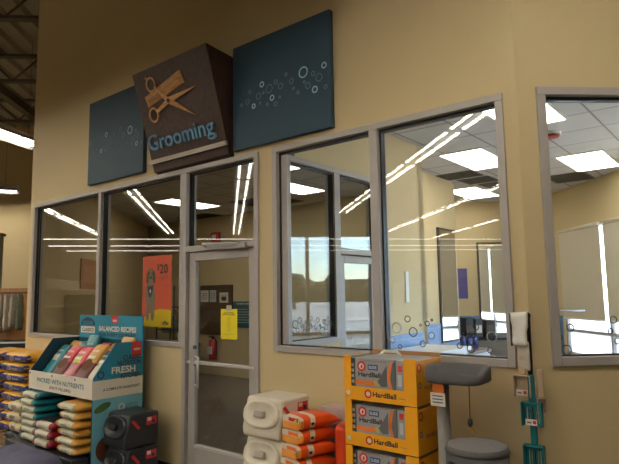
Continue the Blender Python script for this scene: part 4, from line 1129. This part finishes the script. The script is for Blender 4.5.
# --- cat tree
ct = thing('cat_tree', 'grey carpeted cat tree with a high bowl perch, post and round condo', 'cat tree', F1, W1(1.40, .36, 0))
b = B(); b.box(-.24, -.22, 0, .30, .22, .04, 'carpet', .012); b.build('base_board', ct)
def rrect(a, c, r, n=6):
    out = []
    for cx, cy, s_ in ((a-r, c-r, 0), (-(a-r), c-r, 90), (-(a-r), -(c-r), 180), (a-r, -(c-r), 270)):
        for i in range(n+1): t_ = math.radians(s_+90*i/n); out.append((cx+r*math.cos(t_), cy+r*math.sin(t_)))
    return out
b = B()    # perch: shell with raised rim and a dip
def shell(b, layers, k):
    rings = []
    for pts, zf in layers: rings.append([b.bm.verts.new((p[0], p[1], zf(p))) for p in pts])
    fs = []
    for a_, c_ in zip(rings, rings[1:]):
        n = len(a_)
        for i in range(n): fs.append(b.bm.faces.new((a_[i], a_[(i+1) % n], c_[(i+1) % n], c_[i])))
    fs.append(b.bm.faces.new(rings[0][::-1])); fs.append(b.bm.faces.new(rings[-1])); b._tag(fs, k, True); bmesh.ops.recalc_face_normals(b.bm, faces=fs)
rim = lambda p: 1.266-.035*max(0, min(1, (p[0]+.02)/.05))*(1 if p[1] < 0 else .0)+0
A, C = .172, .15
PX = -.045
shell(b, [(rrect(A*.92, C*.92, .08), lambda p: 1.183), (rrect(A, C, .09), lambda p: 1.195), (rrect(A, C, .09), rim), (rrect(A-.012, C-.012, .085), lambda p: rim(p)+.008), (rrect(A-.04, C-.04, .07), rim), (rrect(A-.045, C-.045, .07), lambda p: 1.215)], 'carpet')
for v in b.bm.verts: v.co.x += PX
b.build('perch_bowl', ct)
b = B(); b.cyl((-.145, -.0, .04), (-.145, -.0, 1.185), .038, 'rope', seg=20); b.build('post', ct)
b = B(); n = 40
CX, CY, CR = .065, -.03, .172
b.cyl((CX, CY, .04), (CX, CY, .82), CR, 'carpet', seg=40); b.build('condo_body', ct)
b = B(); b.cyl((CX, CY, .82), (CX, CY, .845), CR+.006, 'carpet', r1=CR-.004, seg=40); b.cyl((CX, CY, .845), (CX, CY, .851), CR-.012, 'carpet_l', seg=40); b.build('condo_top', ct)
b = B(); 
pts = []
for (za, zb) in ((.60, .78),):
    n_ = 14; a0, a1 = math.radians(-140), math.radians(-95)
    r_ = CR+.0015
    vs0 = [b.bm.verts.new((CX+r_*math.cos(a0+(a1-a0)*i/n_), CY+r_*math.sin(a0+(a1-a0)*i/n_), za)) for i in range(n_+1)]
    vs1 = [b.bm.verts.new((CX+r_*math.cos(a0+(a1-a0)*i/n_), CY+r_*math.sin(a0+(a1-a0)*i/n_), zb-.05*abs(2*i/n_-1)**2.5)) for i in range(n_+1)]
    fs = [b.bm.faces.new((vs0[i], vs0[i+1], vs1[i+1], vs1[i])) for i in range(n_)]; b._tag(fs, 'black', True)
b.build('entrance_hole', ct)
b = B(); b.cyl((.065, -.1, 1.185), (.067, -.11, 1.0), .0025, 'ink', seg=6); b.build('toy_string', ct)
b = B(); b.sph((.067, -.11, .985), .014, 'ink', (1, 1, 1.8)); b.cyl((.067, -.11, .965), (.071, -.11, .93), .004, 'bag_gold', seg=6, r1=.010); b.build('hanging_toy', ct)
t = thing('price_tag', 'white price tag with an orange round top hanging on the cat tree post', 'tag', F1, W1(1.525, .455, 1.05))
b = B(); b.box(-.048, -.008, 0, .044, -.005, .075, 'tag_white'); 
for i in range(3): b.box(-.035, -.0095, .018+.018*i, .03, -.008, .025+.018*i, 'ink_grey')
b.build('tag_card', t)
b = B(); b.cyl((.0, -.004, .10), (.0, .004, .10), .036, 'orange', seg=20); b.build('orange_disc', t)

# --- clip strip with scoops at the corner
cs = thing('clip_strip', 'long black hanging strip at the wall corner holding the scoops', 'clip strip', F1, W1(1.140, .0095, .10))
b = B(); b.box(-.014, -.008, 0, .014, .008, 1.45, 'black_metal', .003)
for z in (.3, .6, .9, 1.2, 1.45): b.cyl((0, -.008, z), (0, -.075, z), .004, 'black_metal', seg=6)
b.build('strip', cs)
b = B(); b.sph((0, -.004, 1.455), .02, 'black_metal'); b.build('top_clip', cs)
def scoop(lab, s, z, headk, handk, w=.115, hd=.135, hl=.15, tagc=True, o=.075, rz=0, group='litter scoops on the strip'):
    t = thing('litter_scoop', lab, 'scoop', F1, W1(s, o, z), rz, group)
    b = B(); d = .035; q = .006
    # open tray: back plate with slots, rim on three sides, facing outwards
    b.box(-w/2, 0, 0, -w/2+.012, .01, hd, headk); b.box(w/2-.012, 0, 0, w/2, .01, hd, headk); b.box(-w/2, 0, hd-.03, w/2, .01, hd, headk)
    n = 6
    for i in range(n): x = -w/2+.018+(w-.036)*i/(n-1); b.box(x-.004, 0, .012, x+.004, .008, hd-.03, headk)
    b.box(-w/2, 0, 0, w/2, .008, .016, headk)
    b.box(-w/2, -d, .0, -w/2+q, .0, hd, headk, .002); b.box(w/2-q, -d, .0, w/2, .0, hd, headk, .002); b.box(-w/2, -d, hd-q, w/2, 0, hd, headk, .002)
    b.build('scoop_head', t)
    b = B(); b.box(-.019, -.008, hd, .019, .012, hd+hl, handk, .006); b.cyl((0, -.012, hd+hl-.02), (0, .016, hd+hl-.02), .016, handk, seg=12); b.build('handle', t)
    if tagc: b = B(); b.box(-.03, -.041, .01, .035, -.039, .045, 'tag_white'); b.box(.012, -.042, .02, .03, -.041, .038, 'label_red'); b.box(-.022, -.042, .022, .002, -.041, .030, 'ink_grey'); b.build('price_tag', t)
scoop('beige litter scoop with a white tag, highest of the large scoops', 1.165, 1.085, 'beige_scoop', 'beige_scoop', w=.10, hd=.125, hl=.12)
scoop('teal litter scoop with white tag below the beige one', 1.115, .925, 'teal_scoop', 'teal_handle', o=.09, hl=.155)
scoop('lowest teal litter scoop, cut off by the bottom of the photo', 1.115, .685, 'teal_scoop', 'teal_handle', o=.09, hl=.11, tagc=False)
scoop('small narrow beige scoop hanging to the right of the strip', 1.075, .995, 'beige_scoop', 'beige_scoop', w=.055, hd=.09, hl=.16, tagc=False, o=.05, rz=25)
t = thing('hanging_pack', 'crumpled white plastic pack with a dark edge at the top of the strip', 'pack', F1, W1(1.163, .085, 1.38))
b = B(); bag(b, .20, .085, .03, lambda u, v, q: 'white', nseed=71, wr=.011)
MM = Matrix(((0, 1, 0, 0), (0, 0, -1, 0), (1, 0, 0, .10), (0, 0, 0, 1)))
for v in b.bm.verts: v.co = MM @ v.co; v.co.x *= 1+.15*(v.co.z/.2)
bmesh.ops.recalc_face_normals(b.bm, faces=b.bm.faces[:]); b.build('pack_body', t)
b = B(); b.box(-.048, -.034, 0, -.044, -.002, .19, 'ink'); b.build('dark_edge', t)
t = thing('hanging_pack', 'tan translucent bag hanging just below the white pack', 'pack', F1, W1(1.155, .06, 1.235))
b = B(); bag(b, .17, .07, .024, lambda u, v, q: 'clear_bag', nseed=75, wr=.005)
MM = Matrix(((0, 1, 0, 0), (0, 0, -1, 0), (1, 0, 0, .085), (0, 0, 0, 1)))
for v in b.bm.verts: v.co = MM @ v.co
bmesh.ops.recalc_face_normals(b.bm, faces=b.bm.faces[:]); b.build('pack_body', t)

# ------------------------------------------------------------------ far left store area
t = thing('gondola_shelf', 'wood-backed gondola with dark base shelf at the far left', 'shelf', FS, (-9.2, 11.5, 0))
b = B(); b.box(0, .4, 0, 5.0, .46, 1.92, 'panel_wood'); b.build('back_panel', t)
b = B(); b.box(0, -.1, 0, 5.0, .4, .84, 'black'); b.box(0, -.12, .84, 5.0, .4, .88, 'steel_dark'); b.build('base_shelf', t)
b = B(); b.box(-.0, -.13, .845, 5.0, -.12, .875, 'paper2'); b.build('price_rail', t)
b = B(); b.cyl((.1, .10, 1.82), (4.9, .10, 1.82), .015, 'steel_dark'); b.build('hanging_rail', t)
rr = random.Random(9)
for i in range(16):
    x = -5.05-.12*i
    hgt = rr.uniform(.6, .85); k = rr.choice(('cloth1', 'cloth2', 'cloth3'))
    t = thing('pet_garment', 'patterned pet garment on a hanger on the far left gondola rail', 'garment', FS, (x, 11.6, 1.80-hgt), rr.uniform(-15, 15), 'garments on the far left rail')
    b = B(); bag(b, hgt, .24, .06, lambda u, v, q: k, nseed=i, wr=.02, nu=12, nv_=12)
    MM = Matrix(((0, 0, -1, 0), (0, 1, 0, 0), (1, 0, 0, hgt/2), (0, 0, 0, 1)))
    for v in b.bm.verts: v.co = MM @ v.co; v.co.y *= 1-.3*(v.co.z/hgt)
    bmesh.ops.recalc_face_normals(b.bm, faces=b.bm.faces[:]); b.build('cloth', t)
    b = B(); b.cyl((0, 0, hgt-.02), (0, 0, hgt+.02), .005, 'steel_dark', seg=6); b.build('hanger', t)
t = thing('tall_fixture', 'tall brown store fixture at the left edge above the garments', 'fixture', FS, (-9.3, 12.3, 0))
b = B(); b.box(0, 0, 0, 3.25, .6, 3.1, 'cabinet_grey', .02); b.build('body', t)
b = B(); b.box(-.03, -.03, 3.1, 3.28, .63, 3.16, 'board_brown', .01); b.build('cornice', t)

# aisle shelving behind and beside the viewer (shades the lower walls, shows in the glass)
def aisle(e2, x0, x1, lab, hgt=2.15):
    t = thing('aisle_shelving', lab, 'shelving', FS, (x0, e2, 0), 0, 'long store aisle shelving')
    b = B(); L_ = x1-x0; b.box(0, -.02, 0, L_, .02, hgt, 'cabinet_grey'); b.build('back_panel', t)
    b = B(); b.box(0, -.5, 0, L_, -.02, .16, 'black'); b.box(0, .02, 0, L_, .5, .16, 'black'); b.build('base', t)
    for z in (.6, 1.05, 1.5, 1.9):
        b = B(); b.box(0, -.42, z, L_, -.02, z+.03, 'cabinet_beige'); b.box(0, .02, z, L_, .42, z+.03, 'cabinet_beige'); b.build('shelf', t)
for i, (e2, x0, x1) in enumerate(((-1.9, -19, 2.6), (-5.1, -19, 2.6), (2.9, -19, -5.6), (6.1, -19, -6.6), (9.3, -19, -8.6))):
    aisle(e2, x0, x1, 'long grey aisle shelving of the store, %s' % ('just behind the viewer', 'second row behind the viewer', 'left of the viewer', 'second row to the left', 'third row to the left')[i])
b = B(); b.prism([(-160, -2), (-160, 3), (-110, 4), (-70, 3), (-30, 6), (10, 5), (50, 7), (90, 5), (150, 6), (200, 3), (200, -2)], 'x', 190, 230, 'foliage')
struct('ground_hill', b, FS)

# ------------------------------------------------------------------ world, sun
w = bpy.data.worlds.new('world'); bpy.context.scene.world = w; w.use_nodes = True
N = w.node_tree.nodes; L = w.node_tree.links
sk = N.new('ShaderNodeTexSky'); sk.sky_type = 'NISHITA'; sk.sun_disc = False; sk.sun_elevation = math.radians(60); sk.dust_density = 0.2; sk.ozone_density = 3.0; sk.sun_rotation = math.radians(100)
bg = N['Background']; L.new(sk.outputs[0], bg.inputs[0]); bg.inputs[1].default_value = 1.6
su = bpy.data.lights.new('sun', 'SUN'); su.energy = 80.0; su.angle = .01; su.color = (1, .95, .88)
so = bpy.data.objects.new('sun', su); col.objects.link(so)
sd = (E1*-.34 + E2*-.34 + Vector((0, 0, -.88))).normalized()   # high sun over the parking lot side
so.rotation_euler = sd.to_track_quat('-Z', 'Y').to_euler()

sc = bpy.context.scene
sc.view_settings.view_transform = 'Standard'; sc.view_settings.look = 'None'; sc.view_settings.gamma = 1; sc.view_settings.use_curve_mapping = False
sc.view_settings.exposure = 0.0
sc.cycles.max_bounces = 10; sc.cycles.transparent_max_bounces = 24; sc.cycles.diffuse_bounces = 4; sc.cycles.glossy_bounces = 5
sc.cycles.use_denoising = True; sc.cycles.sample_clamp_indirect = 6
bpy.context.view_layer.update()
